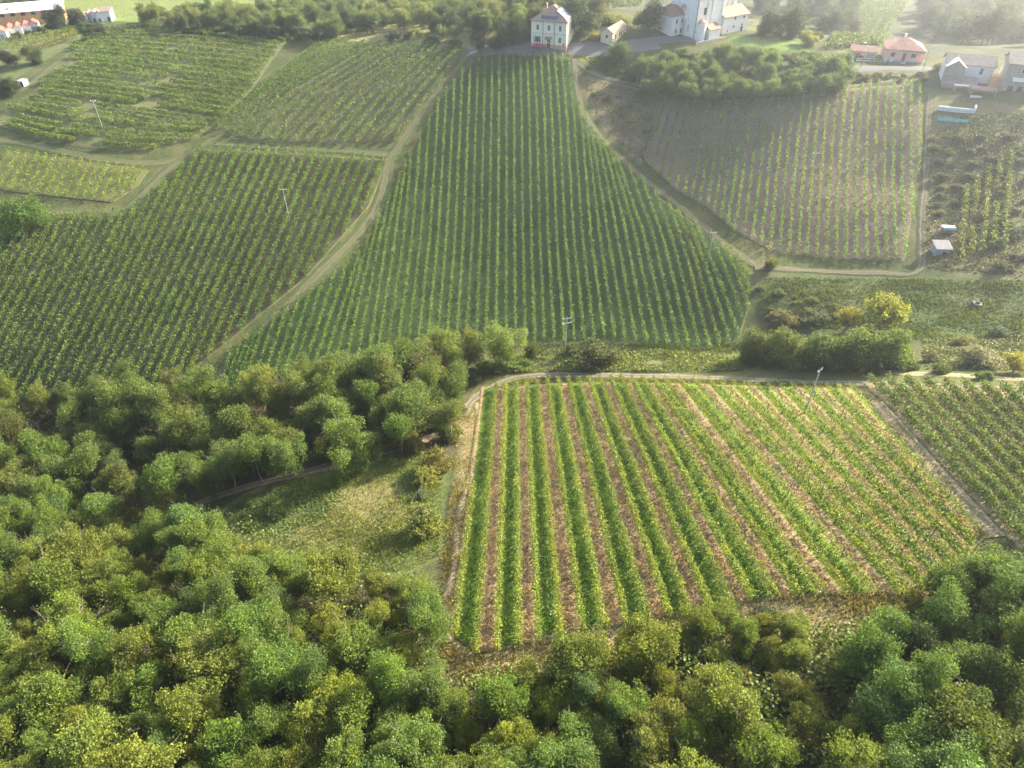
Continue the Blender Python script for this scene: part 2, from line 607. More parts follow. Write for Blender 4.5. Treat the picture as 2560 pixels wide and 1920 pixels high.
strip('bank_path', [(1245, 135), (1290, 163), (1370, 182), (1450, 197), (1520, 207), (1600, 208), (1700, 203), (1800, 192), (1900, 178), (1995, 172)], 2.4, T_PALE, .14)
strip('headland_path', [(685, 94), (640, 125), (590, 165), (540, 215), (495, 268), (450, 306), (400, 340), (350, 378), (300, 428), (262, 455), (180, 458), (80, 460)], 3.3, T_GRASS, .14)
strip('contour_path', [(-40, 298), (60, 312), (150, 332), (260, 350), (350, 352), (420, 330)], 3.4, T_GRASS, .14)
strip('orchard_path', [(20, 210), (60, 185), (110, 145), (160, 110), (200, 92)], 3.5, T_GRASS, .14)
strip('field_edge_path', [(1630, 578), (1700, 582), (1800, 588), (1900, 590), (1985, 585), (1992, 480), (2000, 380), (2005, 270), (2010, 200)], 2.6, T_PALE, .14)
strip('vineyard_lane', [(1895, 868), (1930, 905), (1970, 950), (2010, 1000), (2060, 1060), (2110, 1110), (2160, 1160)], 3.2, T_SAND, .14)
strip('hilltop_road', [(1000, 112), (1060, 108), (1120, 105), (1180, 106), (1240, 105), (1300, 104), (1360, 100), (1420, 92)], 7.0, T_ASPH, .2)
strip('church_yard', [(1395, 92), (1430, 86), (1465, 84), (1500, 86)], 5.0, T_ASPH, .28)
strip('village_road', [(1830, 150), (1880, 148), (1940, 148), (2000, 150), (2050, 152)], 5.5, T_ASPH, .2)

# ------------------------------------------------------------------ vineyards
def resample_px(pts, m):
    P = np.asarray(pts, float)
    d = np.r_[0, np.cumsum(np.linalg.norm(np.diff(P, axis=0), axis=1))]
    s = np.linspace(0, d[-1], m)
    return np.stack([np.interp(s, d, P[:, 0]), np.interp(s, d, P[:, 1])], 1)

def field_rows(guides, conv, m=28):
    """rows (index, pixel polyline) interpolated between traced guide rows"""
    ks = sorted(guides)
    R = {k: resample_px(conv(guides[k]), m) for k in ks}
    out = []
    for k in range(ks[0], ks[-1] + 1):
        j = max(i for i, q in enumerate(ks) if q <= k)
        if ks[j] == k:
            out.append((k, R[k]))
        else:
            t = (k - ks[j]) / (ks[j + 1] - ks[j])
            out.append((k, R[ks[j]] * (1 - t) + R[ks[j + 1]] * t))
    return out

def sheet(name, rows3, mat, sub=3, lift=.17, ext=.55):
    """soil sheet under the rows; UV: x = row number, y = metres along the row"""
    A3 = np.array([r for _, r in rows3])
    ks = np.array([k for k, _ in rows3], float)
    first = A3[0] + (A3[0] - A3[1]) * ext
    last = A3[-1] + (A3[-1] - A3[-2]) * ext
    A3 = np.concatenate([first[None], A3, last[None]])
    ks = np.r_[ks[0] - ext, ks, ks[-1] + ext]
    q = np.linspace(0, len(A3) - 1, (len(A3) - 1) * sub + 1)
    i = np.minimum(q.astype(int), len(A3) - 2)
    t = (q - i)[:, None, None]
    G = A3[i] * (1 - t) + A3[i + 1] * t
    kk = ks[i] * (1 - t[:, 0, 0]) + ks[i + 1] * t[:, 0, 0]
    up = 3
    m0 = G.shape[1]
    qq = np.linspace(0, m0 - 1, (m0 - 1) * up + 1)
    ii = np.minimum(qq.astype(int), m0 - 2)
    tt = (qq - ii)[None, :, None]
    G = G[:, ii] * (1 - tt) + G[:, ii + 1] * tt
    a, b = G.shape[:2]
    i0 = np.minimum(np.arange(a), np.arange(a)[::-1])[:, None] / (1.0 * sub)
    ss0 = np.concatenate([np.zeros((a, 1)), np.cumsum(np.linalg.norm(np.diff(G, axis=1), axis=2), 1)], 1)
    j0 = np.minimum(ss0, ss0[:, -1:] - ss0) / 2.2
    edge = np.clip(1 - np.minimum(np.broadcast_to(i0, (a, b)), j0), 0, 1)
    border = (edge > .98)
    Zv = H(G[..., 0], G[..., 1]) + np.where(border, -.06, lift)
    V = np.concatenate([G[..., :2], Zv[..., None]], -1).reshape(-1, 3)
    ss = np.concatenate([np.zeros((a, 1)), np.cumsum(np.linalg.norm(np.diff(G, axis=1), axis=2), 1)], 1)
    ix = np.arange(a * b).reshape(a, b)
    F = np.stack([ix[:-1, :-1], ix[1:, :-1], ix[1:, 1:], ix[:-1, 1:]], -1).reshape(-1, 4)
    mid = F[len(F) // 2]
    if np.cross(V[mid[1]] - V[mid[0]], V[mid[3]] - V[mid[0]])[2] < 0:
        F = F[:, ::-1]
    me = mesh_np(name, V, F)
    uv = me.uv_layers.new(name='UVMap')
    U = np.stack([np.repeat(kk, b), ss.ravel()], 1)
    ea = me.attributes.new('edge', 'FLOAT', 'POINT')
    ea.data.foreach_set('value', edge.astype(np.float32).ravel())
    me.polygons.foreach_set('use_smooth', np.ones(len(F), bool))
    uv.data.foreach_set('uv', U[F.ravel()].astype(np.float32).ravel())
    return tag(link(name, me, mat), kind='structure')

def vine_mesh(name, P, per_m, leaf, h0, h1, w, sprig, gap=.05, plant=1.0, r=rng):
    P, s = resample(P, .5)
    Lg = s[-1]
    T = np.gradient(P[:, :2], axis=0)
    T /= np.linalg.norm(T, axis=1, keepdims=True) + 1e-9
    npl = max(2, int(Lg / plant))
    vig = np.clip(r.normal(1, .28, npl), .25, 1.6)
    # slow vigour changes along the row
    vig *= 1 + .22 * np.sin(np.arange(npl) * .23 + r.uniform(0, 6)) 
    vig[r.random(npl) < gap] = .2
    cnt = int(Lg * per_m)
    pl = r.choice(npl, cnt, p=vig / vig.sum())
    sl = np.clip((pl + .5) * plant + r.normal(0, plant * .5, cnt), 0, Lg)
    vv = vig[pl]
    zz = h0 + (h1 - h0) * np.clip(r.beta(1.7, 1.25, cnt), 0, 1) * np.clip(.62 + .38 * vv, .4, 1.25)
    bell = np.clip(1.15 - np.abs((zz - h0) / (h1 - h0) - .55) * .9, .35, 1.2)
    off = r.normal(0, 1, cnt) * w * .5 * bell
    x = np.interp(sl, s, P[:, 0])
    y = np.interp(sl, s, P[:, 1])
    z = np.interp(sl, s, P[:, 2])
    txx = np.interp(sl, s, T[:, 0])
    tyy = np.interp(sl, s, T[:, 1])
    Cn = np.stack([x - tyy * off, y + txx * off, z + zz], 1)
    allC = [Cn]
    ns = int(Lg * sprig)
    if ns > 0:                                   # arching shoots that stand out of the hedge
        sp = r.uniform(0, Lg, ns)
        side = r.choice([-1, 1], ns) * r.uniform(.2, 1, ns)
        along = r.normal(0, .5, ns)
        ln = r.uniform(.35, .95, ns)
        hh = h1 * r.uniform(.75, 1.05, ns)
        bx, by, bz = (np.interp(sp, s, P[:, i]) for i in range(3))
        ax, ay = np.interp(sp, s, T[:, 0]), np.interp(sp, s, T[:, 1])
        dx = -ay * side + ax * along
        dy = ax * side + ay * along
        for q in (.3, .55, .8, 1.0):
            allC.append(np.stack([bx + dx * ln * q, by + dy * ln * q, bz + hh + ln * (.75 * q - .7 * q * q)], 1))
    Cn = np.vstack(allC)
    V = leaves(Cn, leaf, .25, .8, r)
    return mesh_np(name, V, quads(len(Cn)))

def stripes_mat(name, soil, straw, grass, grass2):
    """alternate alleys: tilled soil with straw, and grass"""
    m, nt, out = nodes_of(name)
    uvn = nt.nodes.new('ShaderNodeUVMap')
    sep = nt.nodes.new('ShaderNodeSeparateXYZ')
    L(nt, uvn.outputs[0], sep.inputs[0])
    p = pos(nt)
    n1 = noise(nt, .16, 4, .6, p)
    n2 = noise(nt, 1.3, 6, .75, p)
    n3 = noise(nt, 5.0, 5, .7, p)
    wob = math_(nt, 'MULTIPLY', math_(nt, 'SUBTRACT', n2, .5), .42)
    x = math_(nt, 'ADD', sep.outputs['X'], wob)
    ph = math_(nt, 'PINGPONG', math_(nt, 'SUBTRACT', x, .5), 1.0)      # 0 mid grass alley ... 1 mid soil alley
    g = ramp(nt, ph, .64, .50)                                           # 1 = grass
    s = mixc(nt, ramp(nt, n2, .35, .66), soil, straw)
    s = mixc(nt, math_(nt, 'MULTIPLY', ramp(nt, n1, .45, .7), .5), s, straw)
    gr = mixc(nt, ramp(nt, n1, .36, .64), grass, grass2)
    gr = mixc(nt, math_(nt, 'MULTIPLY', ramp(nt, n3, .4, .75), .5), gr, tuple(c * .45 for c in grass))
    weed = math_(nt, 'MULTIPLY', ramp(nt, n2, .56, .72), .55)
    s = mixc(nt, weed, s, grass2)
    dry = ramp(nt, sep.outputs['X'], 13.0, 26.0)  # later rows: drier straw, with sunlit yellow-green brightness painted into the colour
    gr = mixc(nt, math_(nt, 'MULTIPLY', dry, .7), gr, (.30, .36, .06))
    s = mixc(nt, math_(nt, 'MULTIPLY', dry, .8), s, (.56, .45, .24))
    c = mixc(nt, g, s, gr)
    c = edge_blend(nt, c, n2)
    v = nt.nodes.new('ShaderNodeMapRange')
    v.inputs['From Min'].default_value = .3
    v.inputs['From Max'].default_value = .7
    v.inputs['To Min'].default_value = .65
    v.inputs['To Max'].default_value = 1.3
    L(nt, n3, v.inputs['Value'])
    c = mixc(nt, 1.0, c, v.outputs['Result'], 'MULTIPLY')
    surf(nt, out, c, .95, .1, math_(nt, 'ADD', n2, n3), .8, .18)
    return m

post_me = None
def wood_post():
    global post_me
    if post_me is None:
        V, F = tube((0, 0, -.1), (0, 0, 1.0), .055, .045, 6)
        cap = np.array([[6, 7, 8, 9], [6, 9, 10, 11]])
        post_me = mesh_np('post', V, np.vstack([F, cap]))
        post_me.materials.append(plain('weathered post', (.10, .075, .05), .9, .3, 5))
    return post_me

def vineyard(name_field, soil_name, guides, conv, soil, tint, label, group, per_m, leaf, h0, h1, w, sprig, gap=.05, tint_var=.12,
             post_step=None, jitter=0.0, broken=0.0, skip=(), reverse=False, drop_soil=False, thin=None, part=None):
    rows = field_rows(guides, conv)
    npts = rows[0][1].shape[0]
    allp = np.concatenate([r for _, r in rows])
    P3, _ = unproject(allp[:, 0], allp[:, 1])
    P3 = P3.reshape(len(rows), npts, 3)
    rows3 = [(k, P3[i]) for i, (k, _) in enumerate(rows)]
    if not drop_soil:
        sheet(soil_name, rows3, soil)
    order = list(range(len(rows3)))
    if reverse:
        order = order[::-1]
    num = 0
    objs = []
    for i in order:
        k, P = rows3[i]
        if k in skip:
            continue
        num += 1
        segs = [(0.0, 1.0)]
        if part and k in part:
            segs = [part[k]]
        if broken and random.random() < broken:
            a = random.uniform(.3, .6)
            segs = [(random.uniform(0, .1), a), (a + random.uniform(.04, .15), 1.0)]
        for sgi, (a, b) in enumerate(segs):
            f = np.linspace(a, b, npts)
            ps = np.stack([np.interp(f, np.linspace(0, 1, npts), P[:, c]) for c in range(3)], 1)
            if jitter:
                ps[:, :2] += rng.normal(0, jitter, 2)
            ps[:, 2] = H(ps[:, 0], ps[:, 1])
            th = thin(k) if thin else 1.0
            me = vine_mesh('vine_row', ps, per_m * th, leaf, h0, h0 + (h1 - h0) * (.55 + .45 * th), w * (.5 + .5 * th), sprig * th, gap)
            base = ps[0]
            me.transform(Matrix.Translation((-base[0], -base[1], -base[2])))
            o = link('vine_row', me, M_VINE, loc=base)
            tv = 1 + random.uniform(-tint_var, tint_var)
            o.color = (tint[0] * tv * random.uniform(.93, 1.08), tint[1] * tv, tint[2] * tv, 1)
            tag(o, label % ordinal(num) + ('' if len(segs) == 1 else (', first stretch' if sgi == 0 else ', second stretch')), 'vine row', group)
        Ps = [ps]
        if post_step:
            for ps in Ps:
                q, s = resample(ps, post_step)
                for j, c in enumerate(q):
                    hpost = 1.95 if 0 < j < len(q) - 1 else 1.8
                    po = bpy.data.objects.new('post', wood_post())
                    COL.objects.link(po)
                    po.parent = o
                    po.location = (c[0] - base[0], c[1] - base[1], H(c[0], c[1]) - base[2])
                    po.scale = (1, 1, hpost * random.uniform(.92, 1.1))
                    po.rotation_euler = (random.uniform(-.06, .06), random.uniform(-.06, .06), random.uniform(0, 6))
    return rows3

# near vineyard: traced rows (top end, lean) measured row by row
g1 = {}
tops = {0: (313, 120), 1: (388, 135), 2: (455, 130), 3: (530, 120), 4: (598, 115), 6: (740, 98), 8: (882, 92), 10: (1025, 90), 12: (1170, 88), 14: (1317, 88),
        17: (1543, 96), 20: (1848, 104)}
lean = {0: -.118, 1: -.075, 2: -.033, 3: .007, 4: .046, 6: .14, 8: .235, 10: .335, 12: .43, 14: .54, 17: .73, 20: .90}
bot = {0: 1600, 1: 1640, 2: 1632, 3: 1622, 4: 1608, 6: 1582, 8: 1568, 10: 1548, 12: 1520, 14: 1510, 17: 1494, 20: 1492}
for k in tops:
    x, y = ZA([tops[k]])[0]
    g1[k] = [(x + lean[k] * (bot[k] - y), bot[k]), (x, y)]
for k, x0, ln_, b_ in [(23, 262, .93, 1478), (26, 500, .94, 1450), (29, 740, .92, 1400), (32, 985, .89, 1335)]:
    x, y = ZB([(x0, 112 + (k - 23) * 1.5)])[0]
    g1[k] = [(x + ln_ * (b_ - y), b_), (x, y)]
M_F1 = stripes_mat('near vineyard alleys', (.29, .185, .105), (.44, .325, .185), (.11, .205, .03), (.20, .275, .045))
rows1 = vineyard('near', 'near_vineyard_soil', g1, ZF, M_F1, (.185, .24, .055), 'vine row in the striped nearest vineyard, %s from the sandy field path',
                       'vine rows of the striped near vineyard', 98, .22, .4, 1.65, .46, 9.0, .08, post_step=6.5, thin=lambda k: 1.0 if k < 14 else max(.2, 1.0 - (k - 14) * .085), part={0: (0.0, .60)})
M_F2 = soil_mat('central vineyard grass', (.04, .075, .023), (.048, .08, .026), (.065, .07, .035))  # grass green darkened to paint in the shadow between the rows
g2 = {-16: [(-705, 1790), (-640, 1580)], -12: [(-580, 1740), (-480, 1450)], -8: [(-375, 1690), (-240, 1265)], -4: [(-182, 1665), (-60, 1290), (4, 1080)],
      0: [(40, 1650), (140, 1000), (208, 690)], 2: [(132, 1645), (225, 1000), (262, 570)], 5: [(288, 1620), (355, 1000), (394, 400), (397, 310)],
      10: [(534, 1580), (570, 1000), (588, 400), (600, 72)], 14: [(738, 1545), (740, 1000), (741, 400), (740, 72)],
      19: [(982, 1535), (950, 1000), (933, 400), (912, 74)], 23: [(1184, 1540), (1122, 1000), (1082, 400), (1053, 84)],
      24: [(1234, 1520), (1165, 1000), (1118, 400), (1105, 330)], 26: [(1338, 1530), (1252, 1000), (1165, 450)],
      30: [(1552, 1556), (1432, 1000), (1290, 590)], 34: [(1762, 1570), (1640, 1090), (1555, 830)], 37: [(1915, 1520), (1790, 1180), (1690, 930)],
      39: [(1962, 1370), (1900, 1200), (1830, 1045)], 41: [(1975, 1215), (1900, 1105)]}
vineyard('central', 'central_vineyard_soil', g2, ZD, M_F2, (.12, .198, .052), 'narrow vine row of the large central vineyard, %s from the diagonal path',
         'vine rows of the central hillside', 30, .33, .3, 1.9, .46, 1.6, .04)
M_F3 = soil_mat('left vineyard soil', (.07, .062, .04), (.05, .06, .026), (.11, .09, .06))  # dark soil, its colour deepened further for the shadow the rows cast
g3 = {0: [(1998, 418), (2125, 105)], 3: [(1690, 768), (1965, 95)], 8: [(1240, 1140), (1700, 75)], 12: [(885, 1420), (1490, 65)], 19: [(470, 1440), (729, 900), (1120, 45)],
      21: [(358, 1440), (619, 900), (930, 245)], 24: [(180, 1440), (454, 900), (704, 400)], 30: [(-170, 1440), (124, 900), (384, 412)], 33: [(-350, 1440), (-41, 900), (226, 418)],
      36: [(-320, 1100), (-206, 900), (0, 560)]}
vineyard('left', 'left_vineyard_soil', g3, ZC, M_F3, (.118, .19, .046), 'bushy vine row of the lower left hillside vineyard, %s from the diagonal path',
         'vine rows of the lower left hillside', 46, .34, .2, 2.0, .85, 4.0, .03)
g4 = {0: [(1190, 1230), (1500, 830), (1820, 430)], 4: [(760, 1240), (1130, 800), (1560, 420)], 8: [(330, 1240), (740, 780), (1300, 400)], 12: [(-60, 1220), (380, 740), (1010, 385)],
      16: [(-340, 1130), (60, 800), (740, 375)], 19: [(0, 830), (290, 590), (560, 375)]}
M_F4 = soil_mat('upper vineyard soil', (.09, .10, .042), (.15, .125, .08), (.06, .075, .03))
vineyard('upper', 'upper_vineyard_soil', g4, Z2, M_F4, (.13, .20, .062), 'pale vine row of the vineyard above the crossing path, %s from the diagonal path',
         'vine rows of the upper middle slope', 34, .38, .25, 1.95, .85, 1.8, .04)
g5 = {0: [(880, 270), (1300, 225), (1800, 225), (2250, 280), (2500, 335)], 6: [(640, 400), (1000, 420), (1500, 470), (2000, 520), (2330, 560)],
      11: [(560, 560), (1000, 600), (1550, 690), (2190, 770)], 17: [(250, 800), (800, 850), (1400, 930), (1950, 1020)], 21: [(0, 980), (460, 1090), (900, 1130), (1350, 1190), (1700, 1190)],
      23: [(-60, 1060), (400, 1200), (900, 1270), (1400, 1290)]}
M_F5 = soil_mat('terraced vineyard grass', (.10, .125, .048), (.17, .16, .08), (.065, .09, .03))
vineyard('terrace', 'terraced_vineyard_grass', g5, Z1, M_F5, (.135, .20, .052), 'ragged contour vine row of the round hill, %s below the crest hedge',
         'contour vine rows of the round hill', 46, .42, .25, 1.9, .75, 2.0, .06, jitter=.25, broken=.7)
g6 = {-2: [(735, 275), (800, 165)], 0: [(620, 350), (705, 150)], 11: [(60, 290), (170, 80)], 13: [(-60, 265), (60, 60)]}
M_F6 = soil_mat('small vineyard soil', (.13, .15, .05), (.11, .13, .045), (.20, .17, .09))
vineyard('small', 'small_vineyard_soil', g6, ZC, M_F6, (.19, .25, .05), 'short yellowish vine row of the small vineyard by a round tree, %s from headland path',
         'short rows of the small left vineyard', 22, .36, .2, 1.7, .65, 1.2, .1)
g7 = {0: [(2293, 440), (2296, 300), (2294, 208)], 1: [(2277, 558), (2274, 400), (2274, 208)], 2: [(2261, 656), (2250, 480), (2252, 340), (2253, 211)], 5: [(2190, 651), (2182, 480), (2186, 340), (2193, 215)],
      8: [(2111, 654), (2112, 480), (2122, 340), (2133, 218)], 12: [(2014, 645), (2024, 480), (2036, 340), (2052, 228)], 16: [(1923, 630), (1936, 480), (1950, 340), (1971, 239)],
      20: [(1835, 581), (1850, 480), (1868, 340), (1892, 243)], 24: [(1766, 523), (1775, 470), (1793, 340), (1815, 246)], 28: [(1690, 480), (1705, 400), (1742, 243)],
      32: [(1612, 405), (1640, 320), (1669, 235)]}
M_F7 = soil_mat('bare vineyard soil', (.235, .18, .135), (.205, .155, .12), (.165, .125, .095), .15, 2.0)
vineyard('bare', 'bare_vineyard_soil', g7, ZF, M_F7, (.15, .24, .06), 'vine row on bare brown soil below the village, %s from the track by the houses',
         'vine rows on the bare brown slope', 24, .36, .3, 1.65, .55, 1.4, .07)
g8 = {0: [(2240, 1280), (1700, 700), (1270, 225), (1120, 95)], 4: [(2500, 1010), (1980, 480), (1640, 132)], 8: [(2600, 600), (2350, 350), (2150, 152)], 9: [(2620, 470), (2280, 162)]}
M_F8 = soil_mat('corner vineyard soil', (.34, .26, .15), (.24, .20, .09), (.18, .15, .08))
vineyard('corner', 'corner_vineyard_soil', g8, ZB, M_F8, (.115, .165, .05), 'thick bushy vine row of the vineyard beyond the straw lane, %s from that lane',
         'bushy rows beyond the straw lane', 84, .28, .3, 2.05, .62, 9.0, .03)
g9 = {0: [(2398, 660), (2402, 580), (2412, 470)], 4: [(2505, 620), (2515, 490), (2525, 380)]}
vineyard('scrub', 'scrub_soil', g9, ZF, None, (.15, .19, .05), 'thin overgrown vine row beside the ribbed hut, %s from it', 'overgrown rows by the hut',
         20, .4, .2, 1.9, .8, 1.5, .25, drop_soil=True, broken=.6)
g10 = {0: [(-60, 390), (350, 322), (660, 262)], 3: [(190, 480), (450, 405), (690, 320)]}
vineyard('farm', 'farm_plot', g10, Z1, None, (.16, .19, .055), 'vine row of the plot below the red roofed sheds, %s from the sheds', 'vine rows by the sheds',
         24, .5, .2, 1.9, 1.1, 1.5, .08, drop_soil=True)
g11 = {0: [(500, 430), (620, 240), (770, 10)], 14: [(960, 400), (1060, 230), (1210, 10)]}
vineyard('far', 'far_vineyard_grass', g11, Z4, soil_mat('far vineyard grass', (.075, .09, .045), (.09, .095, .05), (.06, .075, .035)), (.10, .14, .05),
         'faint vine row on the misty slope behind the pink house, %s from the trees', 'misty rows behind the pink house', 12, .7, .2, 1.9, .9, 0, .1)
g12 = {0: [(800, 75), (812, 8)], 9: [(1085, 60), (1130, 8)]}
vineyard('distant', 'distant_vineyard_grass', g12, Z3, soil_mat('distant vineyard grass', (.075, .09, .045), (.09, .095, .05), (.06, .075, .035)), (.09, .12, .045),
         'distant misty vine row between the villa and the church, %s from the villa', 'misty rows behind the villa', 10, .7, .2, 1.9, .9, 0, .1)
g13 = {0: [(690, 300), (880, 208)], 6: [(1010, 290), (1070, 215)]}
vineyard('meadow', 'meadow_plot', g13, Z2, None, (.15, .18, .06), 'pale vine row of the little plot against the far wood, %s from hedge', 'rows of the little wood side plot',
         18, .55, .2, 1.7, .9, 1, .1, drop_soil=True)

# ------------------------------------------------------------------ trees
def unit(m, r):
    d = r.normal(size=(m, 3))
    return d / np.linalg.norm(d, axis=1, keepdims=True)

def make_tree(seed, hc, hz, nl, rl, leaf, nleaf, trunk=.055, top=1.0, low=-.65, twigs=10, stems=1, flat=.8, conic=0.0):
    """crown of radius about 1 whose centre is hc above the base; returns (crown mesh, trunk mesh)"""
    r = np.random.default_rng(seed)
    d = unit(nl * 4, r)
    d = d[(d[:, 2] > low)][:nl]
    rad = r.uniform(.38, .82, len(d)) * (1 + .22 * r.normal(size=len(d)))
    rad = np.clip(rad, .2, 1.0)
    for _ in range(5):
        ax_ = unit(1, r)[0]
        rad = rad * (1 + r.uniform(.08, .24) * np.cos(3.0 * (d @ ax_) + r.uniform(0, 6)))
    nsub = int(r.integers(4, 8))
    sc_ = unit(nsub, r) * r.uniform(.3, .62, nsub)[:, None]
    sc_[:, 2] *= 1.0
    sr_ = r.uniform(.34, .62, nsub)
    wi = r.choice(nsub, len(d), p=sr_ ** 2 / (sr_ ** 2).sum())
    pc = sc_[wi] + d * (sr_[wi] * np.clip(rad * 1.25, .3, 1.15))[:, None]
    cen = np.stack([pc[:, 0], pc[:, 1], hc + pc[:, 2] * hz], 1)
    cen[:, 2] = np.maximum(cen[:, 2], hc - hz * .92)
    rad = np.clip(np.linalg.norm(pc, axis=1), .2, 1.05)
    if conic:
        k = np.clip((cen[:, 2] - (hc - hz)) / (2 * hz), 0, 1)
        cen[:, :2] *= (1 - conic * k)[:, None]
    lr = r.uniform(*rl, len(d)) * (1.15 - .4 * rad)
    w = lr ** 2
    pick = r.choice(len(d), nleaf, p=w / w.sum())
    q = unit(nleaf, r) * (r.uniform(.25, 1, nleaf) ** .45)[:, None]
    q[:, 2] *= flat
    Cn = cen[pick] + q * lr[pick][:, None]
    stray = r.random(nleaf) < .14
    Cn[stray] += r.normal(0, .09, (stray.sum(), 3))
    V = leaves(Cn, leaf, .3, .6, r)
    crown = mesh_np('crown', V, quads(nleaf))
    crown.materials.append(M_LEAF)
    parts, limbed = [], []
    for s_ in range(stems):
        a = r.uniform(0, 6.28)
        off = np.array([math.cos(a), math.sin(a), 0]) * (.12 if stems > 1 else 0)
        mid = np.array([r.normal(0, .06), r.normal(0, .06), hc * .55]) + off * 2
        topp = np.array([r.normal(0, .1), r.normal(0, .1), hc + hz * .45]) + off * 3
        parts.append(tube(off - [0, 0, .12], mid, trunk / stems ** .5, trunk * .75 / stems ** .5, 6))
        parts.append(tube(mid, topp, trunk * .72 / stems ** .5, trunk * .2, 5))
        for j in r.choice(len(cen), min(len(cen), 14 // stems + 3), replace=False):
            t = r.uniform(.1, .8)
            st = mid * (1 - t) + topp * t
            kn = (st + cen[j]) * .5 + [0, 0, -.08]
            parts.append(tube(st, kn, trunk * .36, trunk * .24, 4))
            parts.append(tube(kn, cen[j], trunk * .24, trunk * .08, 4))
            limbed.append(j)
    for j in r.choice(limbed, min(twigs, len(limbed)), replace=False):
        o2 = cen[j] + (cen[j] - [0, 0, hc]) * r.uniform(.2, .55) + r.normal(0, .1, 3)
        parts.append(tube(cen[j], o2, trunk * .13, trunk * .05, 3))
        o3 = o2 + r.normal(0, .12, 3)
        parts.append(tube((cen[j] + o2) / 2, o3, trunk * .09, trunk * .04, 3))
    tr = mesh_np('trunk', *merge(parts))
    tr.materials.append(M_BARK)
    return crown, tr

def make_fan(seed, nshoot, leaf, hc):
    """upright shoots fanning from a low head"""
    r = np.random.default_rng(seed)
    Cn, parts = [], [tube((0, 0, -.1), (0, 0, .35), .07, .06, 6)]
    for i in range(nshoot):
        a = r.uniform(0, 6.28)
        sp = r.uniform(.15, 1.0)
        ln = r.uniform(1.0, 1.9) * hc
        e = np.array([math.cos(a) * sp, math.sin(a) * sp, .35 + ln * (1 - .35 * sp)])
        s0 = np.array([0, 0, .33])
        parts.append(tube(s0, e, .018, .005, 3))
        t = r.uniform(.22, 1.03, 90)[:, None]
        bend = np.array([math.cos(a), math.sin(a), 0]) * .12
        Cn.append(s0 * (1 - t) + e * t + bend * np.sin(t * 3.14) + r.normal(0, .075, (90, 3)))
    Cn = np.vstack(Cn)
    crown = mesh_np('crown', leaves(Cn, leaf, .3, .6, r), quads(len(Cn)))
    crown.materials.append(M_LEAF)
    tr = mesh_np('trunk', *merge(parts))
    tr.materials.append(M_BARK)
    return crown, tr

def make_bare(seed):
    r = np.random.default_rng(seed)
    parts = []
    def grow(p, d, ln, rad, depth):
        e = p + d * ln
        parts.append(tube(p, e, rad, rad * .6, 4))
        if depth == 0:
            return
        for _ in range(r.integers(3, 5)):
            nd = d + r.normal(0, .55, 3)
            nd[2] = nd[2] * .6 + .15
            grow(p + d * ln * r.uniform(.45, 1), nd / np.linalg.norm(nd), ln * r.uniform(.55, .8), rad * .5, depth - 1)
    grow(np.array([0, 0, -.1]), np.array([.1, .05, 1.0]), .75, .05, 4)
    me = mesh_np('branches', *merge(parts))
    me.materials.append(M_TWIG)
    return me

KINDS = {
    'locust': [make_tree(s, 1.55, 1.45, 70, (.24, .40), .062, 15000, .045, low=-.9) for s in (1, 2, 3, 4)],
    'walnut': [make_tree(s, .92, .85, 95, (.16, .32), .056, 17000, .04, twigs=30, stems=2, low=-.8) for s in (11, 12, 13, 14, 15)],
    'oak': [make_tree(s, 1.02, 1.02, 80, (.22, .36), .062, 14000, .05, low=-.95) for s in (21, 22, 23)],
    'shrub': [make_tree(s, .45, .55, 44, (.20, .34), .085, 6000, .03, low=-.7, stems=3, twigs=16) for s in (31, 32, 33)],
    'fan': [make_fan(s, 46, .10, .75) for s in (41, 42)],
    'cypress': [make_tree(51, 1.7, 1.6, 60, (.18, .30), .085, 6000, .06, low=-1, conic=.75)],
}
HC = {'locust': 1.55, 'walnut': .92, 'oak': 1.02, 'shrub': .45, 'fan': .95, 'cypress': 1.7}
BARE = [make_bare(s) for s in (61, 62, 63)]
NAMES = {'locust': 'locust_tree', 'walnut': 'walnut_tree', 'oak': 'oak_tree', 'shrub': 'shrub', 'fan': 'mulberry_tree', 'cypress': 'conifer_tree'}
TINT = {'locust': (.088, .128, .047), 'walnut': (.105, .13, .032), 'oak': (.062, .092, .03), 'shrub': (.10, .125, .04), 'fan': (.2, .21, .035), 'cypress': (.05, .065, .03)}
CATS = {'shrub': 'shrub'}

def plant(kind, base, r, tint=None, label=None, group=None, sz=1.0, var=.14):
    cr, tr = random.choice(KINDS[kind])
    e = bpy.data.objects.new(NAMES[kind], None)
    COL.objects.link(e)
    e.empty_display_size = .3
    e.location = base
    e.rotation_euler = (random.uniform(-.05, .05), random.uniform(-.05, .05), random.uniform(0, 6.28))
    e.scale = (r * random.uniform(.88, 1.15), r * random.uniform(.88, 1.15), r * sz)
    for nm, me in (('trunk', tr), ('crown', cr)):
        o = bpy.data.objects.new(nm, me)
        COL.objects.link(o)
        o.parent = e
        t = tint or TINT[kind]
        v = 1 + random.uniform(-var, var)
        o.color = (t[0] * v * random.uniform(.9, 1.12), t[1] * v, t[2] * v * random.uniform(.85, 1.15), 1)
    tag(e, label, CATS.get(kind, 'tree'), group)
    return e

def plant_px(kind, x, y, rpx, tint=None, label=None, group=None, sz=1.0, conv=ZV, r_m=None, var=.14):
    """crown centre seen at pixel (x, y) with radius rpx"""
    px, py = conv([(x, y)])[0]
    sc = conv([(1, 0)])[0][0] - conv([(0, 0)])[0][0]
    lift = 0.0
    for _ in range(4):
        P, z = unproject([px], [py], lift)
        r = r_m if r_m else rpx * sc * z[0] / FPX
        lift = r * HC[kind] * sz
    return plant(kind, Vector((P[0][0], P[0][1], P[0][2] - (.22 * r if kind == 'oak' else .05))), r, tint, label, group, sz, var)

